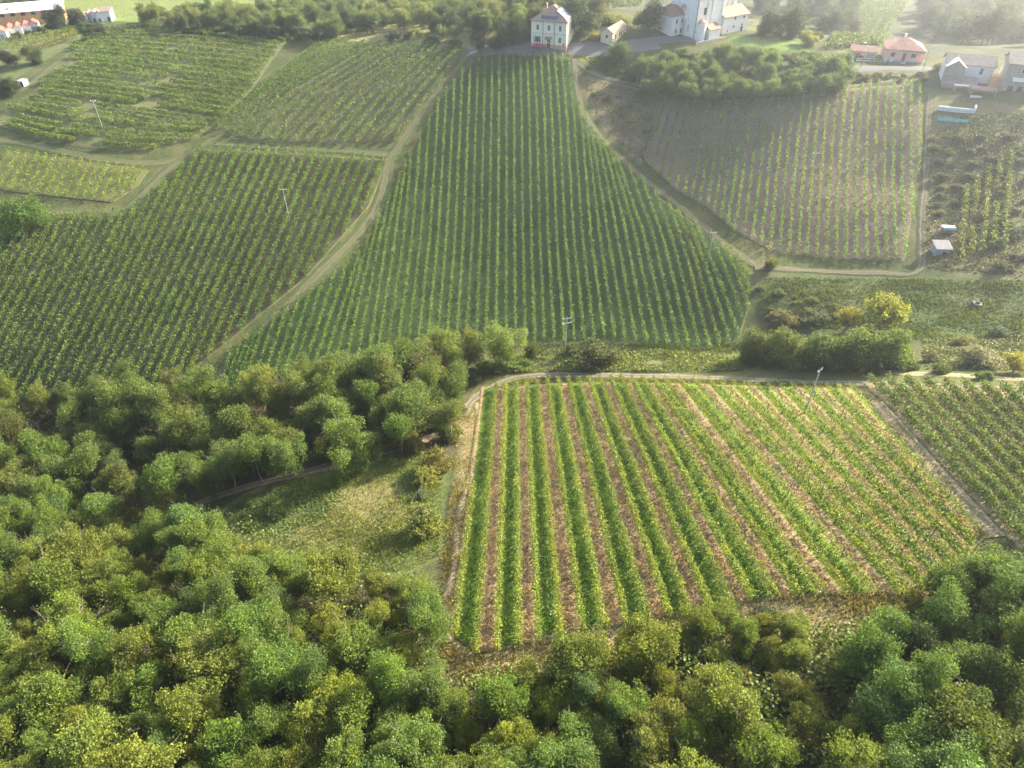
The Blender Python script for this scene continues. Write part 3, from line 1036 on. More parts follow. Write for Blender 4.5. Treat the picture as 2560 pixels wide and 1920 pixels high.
def forest(poly, spec, n_try, group_of, spacing=.8, conv=ZV, seed=5, avoid=()):
    """spec: list of (weight, kind, rmin, rmax, tint, label, sz)"""
    r = random.Random(seed)
    P = conv(poly)
    xs, ys = [p[0] for p in P], [p[1] for p in P]
    placed, made = [], {}
    wsum = [s_[0] for s_ in spec]
    cnt = 0
    cand = [(r.uniform(min(xs), max(xs)), r.uniform(min(ys), max(ys))) for _ in range(n_try)]
    ca_ = np.array(cand)
    ok = in_poly(ca_[:, 0], ca_[:, 1], P)
    ca_ = ca_[ok]
    W3, zz = unproject(ca_[:, 0], ca_[:, 1])
    for i in range(len(ca_)):
        w_, kind, r0, r1, tint, label, sz = r.choices(spec, wsum)[0]
        rad = r.uniform(r0, r1)
        # slide towards the camera so that the crown, not the foot, sits on the pixel
        u, fw, dn = ray(ca_[i, 0], ca_[i, 1])
        lift = rad * HC[kind] * sz
        t = zz[i]
        for _ in range(6):
            t -= max(0, (H(u * t, fw * t) + lift - (CAMZ + dn * t))) / max(.25, -dn) * .7
        X, Y = float(u * t), float(fw * t)
        if any((X - a) ** 2 + (Y - b) ** 2 < (spacing * (rad + c)) ** 2 for a, b, c in placed):
            continue
        placed.append((X, Y, rad))
        e = plant(kind, Vector((X, Y, float(H(X, Y)) - .1)), rad, tint, label, group_of, sz * r.uniform(.9, 1.15), .13)
        cnt += 1
        made.setdefault(label, []).append((project(X, Y, e.location.z)[0], e))
    for lb, lst in made.items():
        lst.sort(key=lambda q: q[0])
        if len(lst) > 1:
            for j, (_, e) in enumerate(lst):
                e['label'] = lb + ', %s from the left' % ordinal(j + 1)
    return placed

BLUEG = (.118, .172, .045)
OLIVE = (.138, .178, .036)
OLIVE2 = (.152, .186, .036)
PALEG = (.13, .17, .055)
MIDG = (.085, .12, .035)
DARKG = (.05, .075, .026)
for i, (x, y, rp, tint, sz) in enumerate([(1010, 752, 38, (.15, .195, .055), 1.0), (950, 762, 46, (.155, .185, .05), 1.1), (885, 782, 48, (.13, .18, .05), 1.1), (815, 800, 48, BLUEG, 1.1), (740, 825, 48, (.16, .19, .05), 1.05), (660, 838, 46, BLUEG, 1.05),
                                            (985, 825, 36, (.11, .155, .045), .95), (560, 850, 50, (.14, .18, .05), 1.05), (460, 862, 50, BLUEG, 1.1), (350, 872, 52, (.15, .185, .05), 1.1), (240, 885, 54, BLUEG, 1.1), (915, 862, 42, BLUEG, 1.05), (840, 880, 44, (.14, .18, .05), 1.05),
                                            (520, 930, 50, BLUEG, 1.05), (400, 945, 50, (.14, .17, .045), 1.1), (690, 905, 46, (.13, .175, .05), 1.05)]):
    plant_px('locust', x, y, rp, tint, 'tall locust tree in the front of the belt above the meadow, %s towards the wood' % ordinal(i + 1), 'tall trees of the belt', sz)
# wood on the left, between the hillside vineyards and the forest track
forest([(-60, 850), (150, 825), (330, 815), (480, 825), (600, 812), (720, 790), (800, 762), (900, 745), (985, 765), (1000, 880), (960, 915), (840, 950), (700, 985), (560, 1020), (440, 1050), (250, 1060), (-60, 1120)],
       [(5, 'locust', 3.4, 5.0, BLUEG, 'tall blue green locust tree in the wood above the forest track', 1.0),
        (3, 'locust', 3.0, 4.4, (.135, .172, .05), 'yellowing locust tree in the wood above the forest track', 1.05),
        (2, 'oak', 3.0, 4.4, (.10, .125, .033), 'dark bushy tree in the wood above the forest track', 1.0)], 900, 'trees of the wood above the forest track', .62, seed=3)
# wood below the meadow on the left and along the bottom
forest([(-80, 1120), (230, 1090), (400, 1085), (470, 1130), (560, 1190), (700, 1235), (860, 1250), (930, 1300), (945, 1420), (900, 1500), (700, 1480), (300, 1420), (-80, 1420)],
       [(4, 'walnut', 2.2, 5.2, OLIVE, 'olive green broadleaf tree in the dense lower left wood', 1.15),
        (3, 'locust', 2.8, 4.2, (.11, .17, .042), 'blue green tree among the olive ones of the lower left wood', .95),
        (1, 'shrub', 1.6, 2.4, (.14, .16, .04), 'pale undergrowth shrub in the dense lower left wood', 1.1)], 1500, 'trees of the dense lower left wood', .57, seed=4)
forest([(-100, 1400), (300, 1400), (700, 1450), (900, 1470), (1000, 1510), (1150, 1500), (1300, 1470), (1300, 1760), (-100, 1760)],
       [(6, 'walnut', 1.8, 4.8, OLIVE, 'olive green walnut tree in the thicket along the bottom edge', 1.1),
        (2, 'walnut', 2.2, 3.8, (.12, .175, .038), 'greener walnut tree in the thicket along the bottom edge', 1.1),
        (1, 'locust', 2.2, 3.2, BLUEG, 'blue green locust tree in the thicket along the bottom edge', .85)], 1700, 'trees of the thicket along the bottom', .57, seed=6)
forest([(1080, 1480), (1300, 1415), (1480, 1360), (1620, 1325), (1750, 1350), (1850, 1390), (1900, 1500), (1900, 1760), (1080, 1760)],
       [(6, 'walnut', 1.6, 4.4, OLIVE2, 'yellowish olive walnut tree in the thicket below the near vineyard', 1.0),
        (2, 'walnut', 2.2, 3.6, (.12, .175, .035), 'fresh green walnut tree in the thicket below the near vineyard', 1.1),
        (1, 'shrub', 1.3, 2.0, (.15, .14, .045), 'low dry shrub in the thicket below the near vineyard', 1.0)], 1500, 'trees of the thicket below the near vineyard', .57, seed=8)
forest([(1890, 1380), (1980, 1350), (2060, 1250), (2150, 1220), (2300, 1220), (2300, 1760), (1880, 1760)],
       [(4, 'oak', 2.6, 4.2, (.085, .14, .034), 'dark green tree of the shady wood in the lower right corner', 1.15),
        (3, 'locust', 2.4, 3.4, (.11, .175, .042), 'light feathery tree of the wood in the lower right corner', .9)], 900, 'trees of the lower right corner', .6, seed=9)

# trees and bushes one can point to (pixels in the 2212 px view)
for kind, x, y, rp, tint, label, sz in [
    ('locust', 1095, 738, 50, (.16, .215, .06), 'tall pale green tree at the foot of the central vineyard', .95),
    ('locust', 925, 800, 46, (.15, .15, .055), 'tall locust with a tan dying top, above the wood edge', 1.0),
    ('oak', 1150, 752, 26, MIDG, 'small round bush right beside the tall pale tree', .8),
    ('shrub', 1238, 755, 24, (.10, .15, .03), 'bright green bush at the foot of the power pole', .9),
    ('shrub', 1292, 772, 62, (.075, .10, .035), 'wide dark bush between the two valley tracks', .62),
    ('oak', 1635, 740, 52, (.10, .145, .045), 'leftmost tree of the dark clump at the vineyard corner', 1.0),
    ('oak', 1712, 735, 62, (.11, .155, .048), 'broad tree of the dark clump, second from its vineyard side', 1.0),
    ('oak', 1790, 745, 62, (.095, .145, .045), 'middle tree of the dark clump by the road', 1.0),
    ('oak', 1868, 738, 66, (.11, .16, .048), 'large tree of the dark clump below the yellow tree', 1.0),
    ('oak', 1945, 745, 58, (.12, .17, .05), 'rightmost tree of the dark clump by the road', 1.0),
    ('shrub', 1690, 690, 40, (.14, .15, .045), 'pale bramble heap behind the dark clump', .6),
    ('shrub', 1760, 680, 36, (.10, .13, .05), 'grey green bramble mound left of the small yellow tree', .6),
    ('fan', 1838, 686, 34, (.25, .25, .04), 'small yellow mulberry in front of the grass field', 1.0),
    ('fan', 1915, 668, 52, (.25, .25, .035), 'large golden mulberry standing over the dark clump', .95),
    ('shrub', 1668, 573, 20, (.13, .16, .04), 'lone bush at the bottom corner of the bare brown vineyard', 1.2),
    ('shrub', 2112, 775, 52, (.22, .22, .14), 'wide silvery grey willow bush beside the road', .7),
    ('fan', 2200, 782, 34, (.25, .26, .04), 'yellow green tree at the far end of the roadside bushes', .85),
    ('shrub', 2030, 797, 26, (.12, .16, .04), 'small round bush between dark clump and silvery bush', .9),
    ('shrub', 2126, 812, 20, (.11, .16, .04), 'tiny bush on the road verge below the silvery bush', 1.0),
    ('shrub', 2010, 772, 24, (.14, .14, .05), 'dry weedy shrub beside the dark clump', .7),
    ('shrub', 2090, 735, 30, (.17, .18, .04), 'low bright thicket above the silvery bush', .5),
    ('shrub', 2160, 715, 26, (.09, .12, .05), 'dull green thicket at the edge of the grass field', .6),
    ('oak', 26, 455, 54, (.11, .20, .045), 'big round green tree beside the small yellowish vineyard', 1.05),
    ('oak', 18, 118, 24, (.055, .075, .03), 'dark tree by the orchard path, nearest the sheds', .9),
    ('oak', 66, 112, 24, (.06, .08, .033), 'dark tree by the orchard path with a pale trunk', 1.0),
    ('oak', 10, 180, 26, (.06, .085, .03), 'dark tree next to the white shelter', .9),
    ('oak', 118, 26, 26, (.045, .065, .035), 'tallest dark tree between the two groups of sheds', 1.15),
    ('oak', 160, 28, 20, (.06, .07, .035), 'brownish dark tree behind the tallest shed tree', 1.1),
    ('oak', 190, 68, 17, (.055, .08, .035), 'small dark tree at the top of the orchard path', .9),
    ('oak', 217, 62, 16, (.055, .075, .035), 'round dark tree at the corner of the terraced vineyard', .9),
    ('fan', 857, 74, 17, (.15, .18, .06), 'little bushy tree on the meadow, nearer the hedge', .9),
    ('shrub', 880, 78, 12, (.12, .15, .05), 'slim bush beside the little meadow tree', 1.3),
    ('fan', 905, 72, 13, (.2, .2, .08), 'thin pale tree on the meadow edge', 1.1),
    ('shrub', 930, 90, 22, (.07, .10, .04), 'dark bush at the top of the upper vineyard', .75),
    ('fan', 955, 66, 18, (.14, .18, .07), 'pale poplar like tree on the meadow', 1.1),
    ('fan', 983, 66, 17, (.15, .19, .07), 'second pale tree on the meadow, towards the villa', 1.1),
    ('shrub', 985, 94, 20, (.08, .11, .045), 'low bush at the top corner of the upper vineyard', .7),
    ('cypress', 1033, 88, 18, (.06, .075, .045), 'dark conifer on the roadside left of the villa', .8),
    ('oak', 1073, 90, 18, (.05, .085, .035), 'clipped round tree on the roadside, nearest the villa', .85),
    ('oak', 1100, 62, 34, (.05, .075, .04), 'large dark tree at the parking space left of the villa', .9),
    ('shrub', 1042, 74, 16, (.2, .2, .08), 'sunny pale bush behind the dark conifer', .9),
    ('locust', 842, 79, 12, (.07, .09, .04), 'small dark thorn tree on the meadow', .7),
    ('oak', 1262, 20, 42, (.055, .085, .045), 'tall dark tree directly behind the villa', 1.2),
    ('oak', 1405, 22, 36, (.055, .08, .042), 'tall dark tree left of the church house', 1.1),
    ('shrub', 1325, 38, 42, (.2, .22, .08), 'sunlit pale green bush behind the small yellow house', .6),
    ('shrub', 1282, 78, 15, (.3, .29, .12), 'small golden round bush at the gable of the yellow house', 1.1),
    ('cypress', 1279, 52, 9, (.2, .2, .09), 'slender pale conifer behind the golden bush', 1.3),
    ('oak', 1342, 103, 32, (.08, .13, .04), 'big ivy covered tree below the yellow house', .85),
    ('oak', 1433, 55, 13, (.05, .08, .035), 'round evergreen in front of the church house', .8),
    ('oak', 1662, 38, 34, (.06, .08, .04), 'tall tree behind the church wing', 1.0),
    ('oak', 1722, 34, 36, (.065, .085, .045), 'tallest tree at the right of the church', 1.15),
    ('shrub', 1745, 85, 26, (.2, .22, .07), 'sunlit bush under the trees beside the church lawn', .9),
    ('shrub', 2085, 172, 20, (.16, .18, .09), 'bush on the lawn behind the white house', .8),
    ('shrub', 2030, 145, 22, (.13, .15, .08), 'garden bush beside the pink house', .9),
    ('oak', 1860, 118, 10, (.06, .08, .04), 'small round tree in front of the pink garage', .8),
    ('fan', 910, 1122, 50, (.165, .20, .04), 'yellowish bush beside the sunny meadow and field path', .72),
    ('shrub', 715, 1042, 26, (.14, .2, .045), 'bright green sapling bush in the meadow by the forest track', 1.0),
    ('shrub', 600, 1098, 40, (.10, .15, .045), 'spreading bramble bush in the meadow', .6),
    ('shrub', 535, 1085, 28, (.09, .13, .04), 'low bramble at the meadow corner by the wood', .6),
    ('shrub', 885, 960, 40, (.13, .14, .04), 'olive shrub at the forest track end, nearest the wood', .95),
    ('shrub', 940, 1000, 44, (.14, .145, .04), 'wide olive shrub left of the field path', .85),
    ('shrub', 965, 935, 40, (.12, .14, .04), 'olive shrub at the bend of the dirt road', .95),
    ('fan', 918, 1030, 34, (.15, .185, .04), 'yellow brown shrub above the yellowish bush', .6),
    ('shrub', 912, 1070, 22, (.15, .19, .09), 'pale creeper covered stump between the two yellowish shrubs', .8),
    ('shrub', 1012, 812, 34, (.085, .135, .05), 'dark bluish bush inside the bend of the dirt road', .9),
    ('shrub', 1048, 795, 30, (.12, .165, .045), 'leafy bush under the tall pale tree, nearest the bend', .8),
    ('shrub', 1085, 792, 28, (.14, .18, .045), 'leafy bush at the foot of the tall pale tree', .7),
    ('shrub', 1125, 790, 26, (.13, .18, .045), 'low bush between tall pale tree and power pole', .6),
    ('shrub', 985, 890, 32, (.11, .14, .04), 'shrub in the corner of the dirt road and field path', .9),
    ('oak', 880, 900, 34, (.10, .12, .035), 'brownish tree at the edge of the wood near the track', .95),
    ('fan', 2130, 1240, 62, (.11, .16, .035), 'open feathery tree at the lower end of the straw lane', .9),
    ('fan', 1990, 1300, 46, (.13, .15, .035), 'thin shrub in the lower end of the near vineyard', .85),
    ('walnut', 1905, 1400, 58, (.115, .125, .035), 'single walnut with a bare trunk in the gap of the thicket', 1.1),
    ('oak', 2075, 1570, 105, (.085, .105, .022), 'large conical sunlit tree in the lower right corner', 1.15),
    ('oak', 2010, 1400, 70, (.045, .07, .026), 'dark ivy covered tree left of the lower right wood', 1.25),
    ('shrub', 1650, 1330, 36, (.05, .065, .03), 'dark thorn bush at the end of the near vine rows', .8),
    ('shrub', 1590, 1318, 26, (.09, .12, .035), 'small green bush at the end of the near vine rows', .8),
]:
    plant_px(kind, x, y, rp, tint, label, None, sz)

# background wood and hedges at the top
forest([(300, 22), (420, 22), (560, 16), (700, 4), (900, 2), (1120, -4), (1180, 10), (1160, 42), (1040, 54), (880, 44), (760, 48), (690, 62), (600, 52), (430, 47), (300, 42)],
       [(5, 'oak', 3.4, 5.2, (.115, .155, .06), 'mid green tree in the wood behind the upper vineyards', 1.0), (3, 'locust', 3.0, 4.2, (.16, .20, .07), 'pale tree in the wood behind the upper vineyards', .9),
        (2, 'oak', 3.4, 4.8, (.075, .11, .05), 'dark tree in the wood behind the upper vineyards', 1.05)], 900, 'trees of the wood behind the upper vineyards', .72, seed=12)
forest([(400, 62), (560, 62), (700, 70), (700, 90), (560, 76), (400, 74)], [(1, 'shrub', 2.2, 3.2, (.06, .08, .035), 'dark hedge shrub along the crest of the terraced vineyard', .9)], 200, 'hedge on the crest of the terraced vineyard', .6, seed=13)
forest([(0, 0), (110, -8), (60, 22), (0, 40)], [(1, 'oak', 3, 4, (.06, .09, .04), 'tree behind the long white roofed shed', 1.0)], 40, 'trees behind the long shed', .8, seed=14)
forest([(150, 45), (230, 52), (215, 68), (120, 62), (40, 82), (30, 76)], [(1, 'shrub', 1.6, 2.4, (.07, .095, .04), 'hedge shrub below the sheds', .9)], 200, 'hedge below the sheds', .7, seed=15)
# bank below the church
forest([(1370, 118), (1450, 112), (1560, 104), (1680, 110), (1790, 118), (1835, 130), (1830, 170), (1720, 186), (1560, 188), (1500, 190), (1400, 165)],
       [(2, 'shrub', 2.4, 4.0, (.10, .15, .055), 'shrub of the bramble covered bank below the church', .9), (4, 'oak', 2.8, 4.4, (.11, .165, .055), 'small tree on the bank below the church', 1.0)],
       900, 'bushes on the bank below the church', .62, seed=16)
forest([(1260, 140), (1380, 140), (1420, 175), (1340, 168)], [(1, 'shrub', 1.0, 1.8, (.10, .14, .05), 'low shrub on the bank above the hollow path', .7)], 150, 'low shrubs above the hollow path', .9, seed=17)
forest([(1840, 158), (1990, 160), (2000, 172), (1850, 176)], [(1, 'shrub', 1.2, 2.0, (.09, .11, .05), 'shrub on the verge below the village road', .7)], 160, 'shrubs below the village road', .75, seed=18)
forest([(1270, 195), (1400, 215), (1410, 300), (1330, 250)], [(1, 'shrub', .8, 1.5, (.10, .14, .05), 'weedy tuft shrub on the fallow beside the hollow path', .6)], 60, 'tufts on the fallow', 1.2, seed=19)
forest([(2010, 290), (2212, 290), (2260, 560), (2180, 580), (2080, 470), (2020, 470)],
       [(3, 'shrub', 1.2, 2.6, (.075, .10, .05), 'dull scrub bush on the overgrown slope below the houses', .65), (1, 'shrub', 1.0, 1.8, (.14, .15, .06), 'paler scrub bush on the overgrown slope below the houses', .8)],
       330, 'scrub on the overgrown slope', .95, seed=20)
forest([(1640, 610), (1700, 620), (1800, 650), (1820, 690), (1660, 690)], [(1, 'shrub', 1.0, 1.8, (.15, .17, .045), 'sunny bramble at the side of the grass field', .55)], 80, 'brambles beside the grass field', 1.0, seed=21)
forest([(1600, 785), (1700, 792), (1850, 797), (1985, 792), (1985, 775), (1610, 765)], [(1, 'shrub', 1.6, 2.4, (.08, .11, .036), 'undergrowth shrub at the foot of the dark clump', .9)], 160, 'shrubs under the dark clump', .6, seed=31)
forest([(1640, 62), (1770, 62), (1775, 84), (1660, 74)], [(1, 'shrub', 1.8, 2.8, (.09, .115, .05), 'shrub under the tall trees right of the church', .9)], 60, 'shrubs right of the church', .7, seed=32)
# woods on the far misty slopes
forest([(1760, -2), (1850, -2), (1845, 62), (1785, 66)], [(1, 'locust', 4.5, 6.5, (.06, .08, .045), 'misty tree left of the far vineyard', .7)], 150, 'misty trees left of the far vineyard', .7, seed=41)
forest([(1640, -10), (1770, -10), (1770, 12), (1640, 10)], [(1, 'locust', 4.5, 6.5, (.06, .08, .045), 'misty tree behind the church wing', .7)], 60, 'misty trees behind the church', .7, seed=42)
forest([(1990, -5), (2260, -5), (2260, 70), (2120, 75), (2010, 60)],
       [(1, 'locust', 5.0, 7.5, (.06, .08, .045), 'misty tree on the far valley side', .7)], 500, 'misty trees on the far valley side', .66, seed=22)
forest([(1130, 8), (1220, -8), (1330, -10), (1330, 12), (1240, 30), (1160, 40)], [(1, 'locust', 5, 7, (.09, .11, .05), 'hazy tree on the slope behind the villa', .7)], 120, 'hazy trees behind the villa', .8, seed=23)

for i, (x, y, rm, label) in enumerate([(70, 905, 3.2, 'bare grey tree at the left edge of the wood'), (110, 885, 2.6, 'bare brown tree in front of the wood'), (330, 1490, 2.2, 'dead twiggy tree in the thicket, furthest left'),
                                       (520, 1580, 2.0, 'dead branching tree in the middle of the thicket'), (700, 1400, 1.8, 'bare pale branches above the lower left wood'),
                                       (1620, 1330, 2.0, 'tangle of dead branches beside the dark thorn bush'), (1480, 1560, 1.8, 'dead branches in the thicket below the near vineyard')]):
    px, py = ZV([(x, y)])[0]
    P, z = unproject([px], [py], rm * 1.0)
    o = bpy.data.objects.new('bare_tree', BARE[i % 3])
    COL.objects.link(o)
    o.location = P[0]
    o.scale = (rm, rm, rm)
    o.rotation_euler = (0, 0, i * 1.7)
    tag(o, label, 'tree')

# ------------------------------------------------------------------ grass and undergrowth (uncountable)
def blades(Cn, hgt, wid, r=rng, lean=.35):
    m = len(Cn)
    a = r.uniform(0, 6.28, m)
    side = np.stack([np.cos(a), np.sin(a), np.zeros(m)], 1)
    up = np.stack([r.normal(0, lean, m), r.normal(0, lean, m), np.ones(m)], 1)
    h = (hgt * r.uniform(.5, 1.4, m))[:, None]
    w = (wid * r.uniform(.6, 1.3, m))[:, None] * .5
    top = Cn + up * h
    V = np.stack([Cn - side * w, Cn + side * w, top + side * w * .35, top - side * w * .35], 1).reshape(-1, 3)
    return V

def scatter(name, poly, nq, size, hmax, tint, label, conv=ZV, kindq='leaf', hole=None, lump=.35):
    P = conv(poly)
    xs, ys = [p[0] for p in P], [p[1] for p in P]
    q = np.stack([rng.uniform(min(xs), max(xs), nq * 3), rng.uniform(min(ys), max(ys), nq * 3)], 1)
    q = q[in_poly(q[:, 0], q[:, 1], P)][:nq]
    W3, _ = unproject(q[:, 0], q[:, 1])
    X, Y = W3[:, 0], W3[:, 1]
    lum = .5 + .5 * (np.sin(X * lump + 1.3 * np.sin(Y * lump * .8)) * np.cos(Y * lump * 1.15 + np.sin(X * .21)))
    keep = rng.random(len(X)) < (.25 + .75 * lum)
    W3, lum = W3[keep], lum[keep]
    if kindq == 'leaf':
        W3 = W3.copy()
        W3[:, 2] += hmax * (.1 + .9 * lum) * rng.uniform(0, 1, len(W3))
        V = leaves(W3, size, .4, .7)
    else:
        V = blades(W3, hmax * (.5 + .5 * lum), size)
    base = W3.mean(0)
    o = link(name, mesh_np(name, V - base, quads(len(V) // 4)), M_GRASS, loc=base)
    o.color = (*tint, 1)
    return tag(o, label, kind='stuff')

scatter('meadow_grass', [(470, 1105), (700, 1010), (850, 985), (960, 970), (950, 1200), (880, 1235), (700, 1235), (560, 1195)], 26000, .16, .55, (.145, .185, .052), 'tall dry meadow grass beside the forest track', kindq='blade', lump=.22)
scatter('meadow_weeds', [(470, 1105), (640, 1040), (740, 1060), (700, 1120), (560, 1165)], 7000, .34, .8, (.09, .14, .04), 'green weeds at the wood side of the meadow')
scatter('path_side_grass', [(985, 900), (1055, 850), (1050, 1000), (1000, 1250), (985, 1430), (930, 1440), (950, 1250), (975, 1050)], 14000, .14, .4, (.20, .19, .075), 'dry grass along the sandy field path', kindq='blade')
scatter('valley_undergrowth', [(1110, 770), (1230, 772), (1400, 758), (1600, 770), (1620, 800), (1500, 806), (1300, 803), (1110, 806)], 22000, .42, 1.1, (.15, .19, .045), 'weeds and brambles between the two valley tracks')
scatter('vineyard_foot_grass', [(1130, 745), (1600, 742), (1620, 765), (1400, 765), (1130, 770)], 9000, .2, .5, (.10, .14, .045), 'grass at the foot of the central vineyard', kindq='blade')
scatter('road_verge_grass', [(1050, 845), (1120, 815), (1500, 820), (1850, 832), (1850, 842), (1500, 830), (1120, 828)], 9000, .16, .35, (.17, .18, .06), 'grass verge between road and near vineyard', kindq='blade')
scatter('field_grass', [(1640, 600), (2212, 605), (2212, 735), (1990, 735), (1640, 690)], 22000, .3, .4, (.09, .125, .05), 'grey green grass field above the dark clump', kindq='blade')
scatter('roadside_weeds', [(1990, 735), (2212, 720), (2212, 800), (2000, 800)], 9000, .4, .8, (.12, .15, .045), 'weedy roadside thicket at the right of the dark clump')
scatter('slope_weeds', [(2040, 255), (2230, 235), (2230, 330), (2040, 300)], 5000, .5, .8, (.11, .135, .06), 'weeds on the slope below the stone house')
scatter('scrub_weeds', [(2005, 270), (2212, 290), (2212, 600), (1990, 580)], 12000, .5, .7, (.12, .13, .06), 'dry weeds on the overgrown slope')
scatter('bottom_weeds', [(960, 1400), (1100, 1400), (1400, 1350), (1560, 1295), (1700, 1280), (1990, 1280), (1900, 1390), (1500, 1400), (1100, 1500), (930, 1470)], 16000, .16, .4, (.20, .19, .075), 'dry grass at the lower end of the near vineyard', kindq='blade')
scatter('lane_grass', [(1860, 850), (1890, 855), (2110, 1110), (2150, 1165), (2090, 1140), (1980, 985)], 8000, .15, .3, (.2, .22, .07), 'sunny grass along the straw lane', kindq='blade')
scatter('bank_weeds', [(1260, 125), (1330, 120), (1420, 180), (1320, 165)], 4000, .5, .8, (.12, .15, .05), 'weeds on the bank above the hollow path')
scatter('fallow_weeds', [(1255, 170), (1420, 195), (1425, 280), (1380, 350), (1300, 265)], 6000, .45, .6, (.11, .14, .055), 'patchy weeds on the fallow slope')
scatter('belt_floor_plants', [(0, 850), (480, 840), (720, 810), (900, 770), (1000, 800), (990, 900), (820, 955), (600, 1015), (430, 1060), (0, 1110)], 26000, .42, 3.0, (.11, .15, .04), 'undergrowth beneath the wood above the forest track')
scatter('wood_floor_plants', [(0, 1100), (460, 1100), (900, 1250), (960, 1480), (1560, 1370), (2000, 1330), (2212, 1250), (2212, 1659), (0, 1659)], 70000, .42, 3.2, (.11, .155, .038), 'undergrowth on the floor of the lower woods')
# grass of the green alleys in the near vineyard
Cg = []
for i in range(len(rows1) - 1):
    k = rows1[i][0]
    if k % 2:
        continue
    a, b = rows1[i][1], rows1[i + 1][1]
    nn_ = 3200 if k < 18 else 2200
    t = rng.uniform(.02, .98, nn_) * (len(a) - 1)
    j = t.astype(int)
    fr = (t - j)[:, None]
    pa = a[j] * (1 - fr) + a[j + 1] * fr
    pb = b[j] * (1 - fr) + b[j + 1] * fr
    w = np.clip(.5 + rng.normal(0, .22, nn_), .08, .92)[:, None]
    p = pa * (1 - w) + pb * w
    p[:, 2] = H(p[:, 0], p[:, 1]) + .12
    Cg.append(p)
Cs = []
for i in range(len(rows1) - 1):
    if rows1[i][0] % 2 == 0:
        continue
    a, b = rows1[i][1], rows1[i + 1][1]
    t = rng.uniform(.01, .99, 2600) * (len(a) - 1)
    j = t.astype(int)
    fr = (t - j)[:, None]
    w = np.clip(.5 + rng.normal(0, .2, 2600), .1, .9)[:, None]
    p = (a[j] * (1 - fr) + a[j + 1] * fr) * (1 - w) + (b[j] * (1 - fr) + b[j + 1] * fr) * w
    p[:, 2] = H(p[:, 0], p[:, 1]) + .16
    Cs.append(p)
Cs = np.vstack(Cs)
sb = Cs.mean(0)
o = link('alley_straw', mesh_np('alley_straw', blades(Cs - sb, .22, .14, lean=1.6), quads(len(Cs))), M_GRASS, loc=sb)
o.color = (.24, .185, .095, 1)
tag(o, 'dry straw and clods on the tilled alleys of the near vineyard', kind='stuff')
Cg = np.vstack(Cg)
gb = Cg.mean(0)
o = link('alley_grass', mesh_np('alley_grass', blades(Cg - gb, .34, .16), quads(len(Cg))), M_GRASS, loc=gb)
o.color = (.10, .18, .04, 1)
tag(o, 'lush grass in the green alleys of the near vineyard', kind='stuff')
Cf = Cg[rng.random(len(Cg)) < .03]
Cf = Cf[(np.sin(Cf[:, 0] * .3 + Cf[:, 1] * .11) > .55)]
o = link('white_flowers', mesh_np('white_flowers', leaves(Cf - gb + [0, 0, .35], .12, 1.0, .9), quads(len(Cf))), plain('white petals', (.75, .74, .72), .7, .1), loc=gb)
tag(o, 'white wild flowers in the grassy alleys', kind='stuff')

# ------------------------------------------------------------------ buildings
def root(name, px, py, phi, label, cat, group=None, sink=0.0):
    b, z = ground(px, py)
    e = bpy.data.objects.new(name, None)
    COL.objects.link(e)
    e.location = b - Vector((0, 0, sink))
    e.rotation_euler = (0, 0, math.radians(phi))
    return tag(e, label, cat, group)

def pm(name, V, F, mat, parent, label=None):
    me = bpy.data.meshes.new(name)
    me.from_pydata([tuple(v) for v in V], [], [tuple(f) for f in F])
    me.update()
    o = link(name, me, mat, parent)
    if label:
        o['label'] = label
    return o

BOXF = [(0, 3, 2, 1), (4, 5, 6, 7), (0, 1, 5, 4), (1, 2, 6, 5), (2, 3, 7, 6), (3, 0, 4, 7)]
def bxv(x0, x1, y0, y1, z0, z1):
    return [(x0, y0, z0), (x1, y0, z0), (x1, y1, z0), (x0, y1, z0), (x0, y0, z1), (x1, y0, z1), (x1, y1, z1), (x0, y1, z1)]

def box(name, x0, x1, y0, y1, z0, z1, mat, parent, label=None):
    return pm(name, bxv(x0, x1, y0, y1, z0, z1), BOXF, mat, parent, label)

def hip(name, x0, x1, y0, y1, z, h, mat, parent, ridge=.25, over=.45, t=.18):
    """hipped roof with thickness"""
    x0, x1, y0, y1 = x0 - over, x1 + over, y0 - over, y1 + over
    cx, cy_ = (x0 + x1) / 2, (y0 + y1) / 2
    if x1 - x0 >= y1 - y0:
        r = (x1 - x0) * ridge / 2
        a, b = (cx - r, cy_, z + h), (cx + r, cy_, z + h)
        V = bxv(x0, x1, y0, y1, z - t, z) + [a, b]
        F = [(0, 3, 2, 1), (0, 1, 5, 4), (1, 2, 6, 5), (2, 3, 7, 6), (3, 0, 4, 7), (4, 5, 9, 8), (5, 6, 9), (6, 7, 8, 9), (7, 4, 8)]
    else:
        r = (y1 - y0) * ridge / 2
        a, b = (cx, cy_ - r, z + h), (cx, cy_ + r, z + h)
        V = bxv(x0, x1, y0, y1, z - t, z) + [a, b]
        F = [(0, 3, 2, 1), (0, 1, 5, 4), (1, 2, 6, 5), (2, 3, 7, 6), (3, 0, 4, 7), (4, 5, 8), (5, 6, 9, 8), (6, 7, 9), (7, 4, 8, 9)]
    return pm(name, V, F, mat, parent)

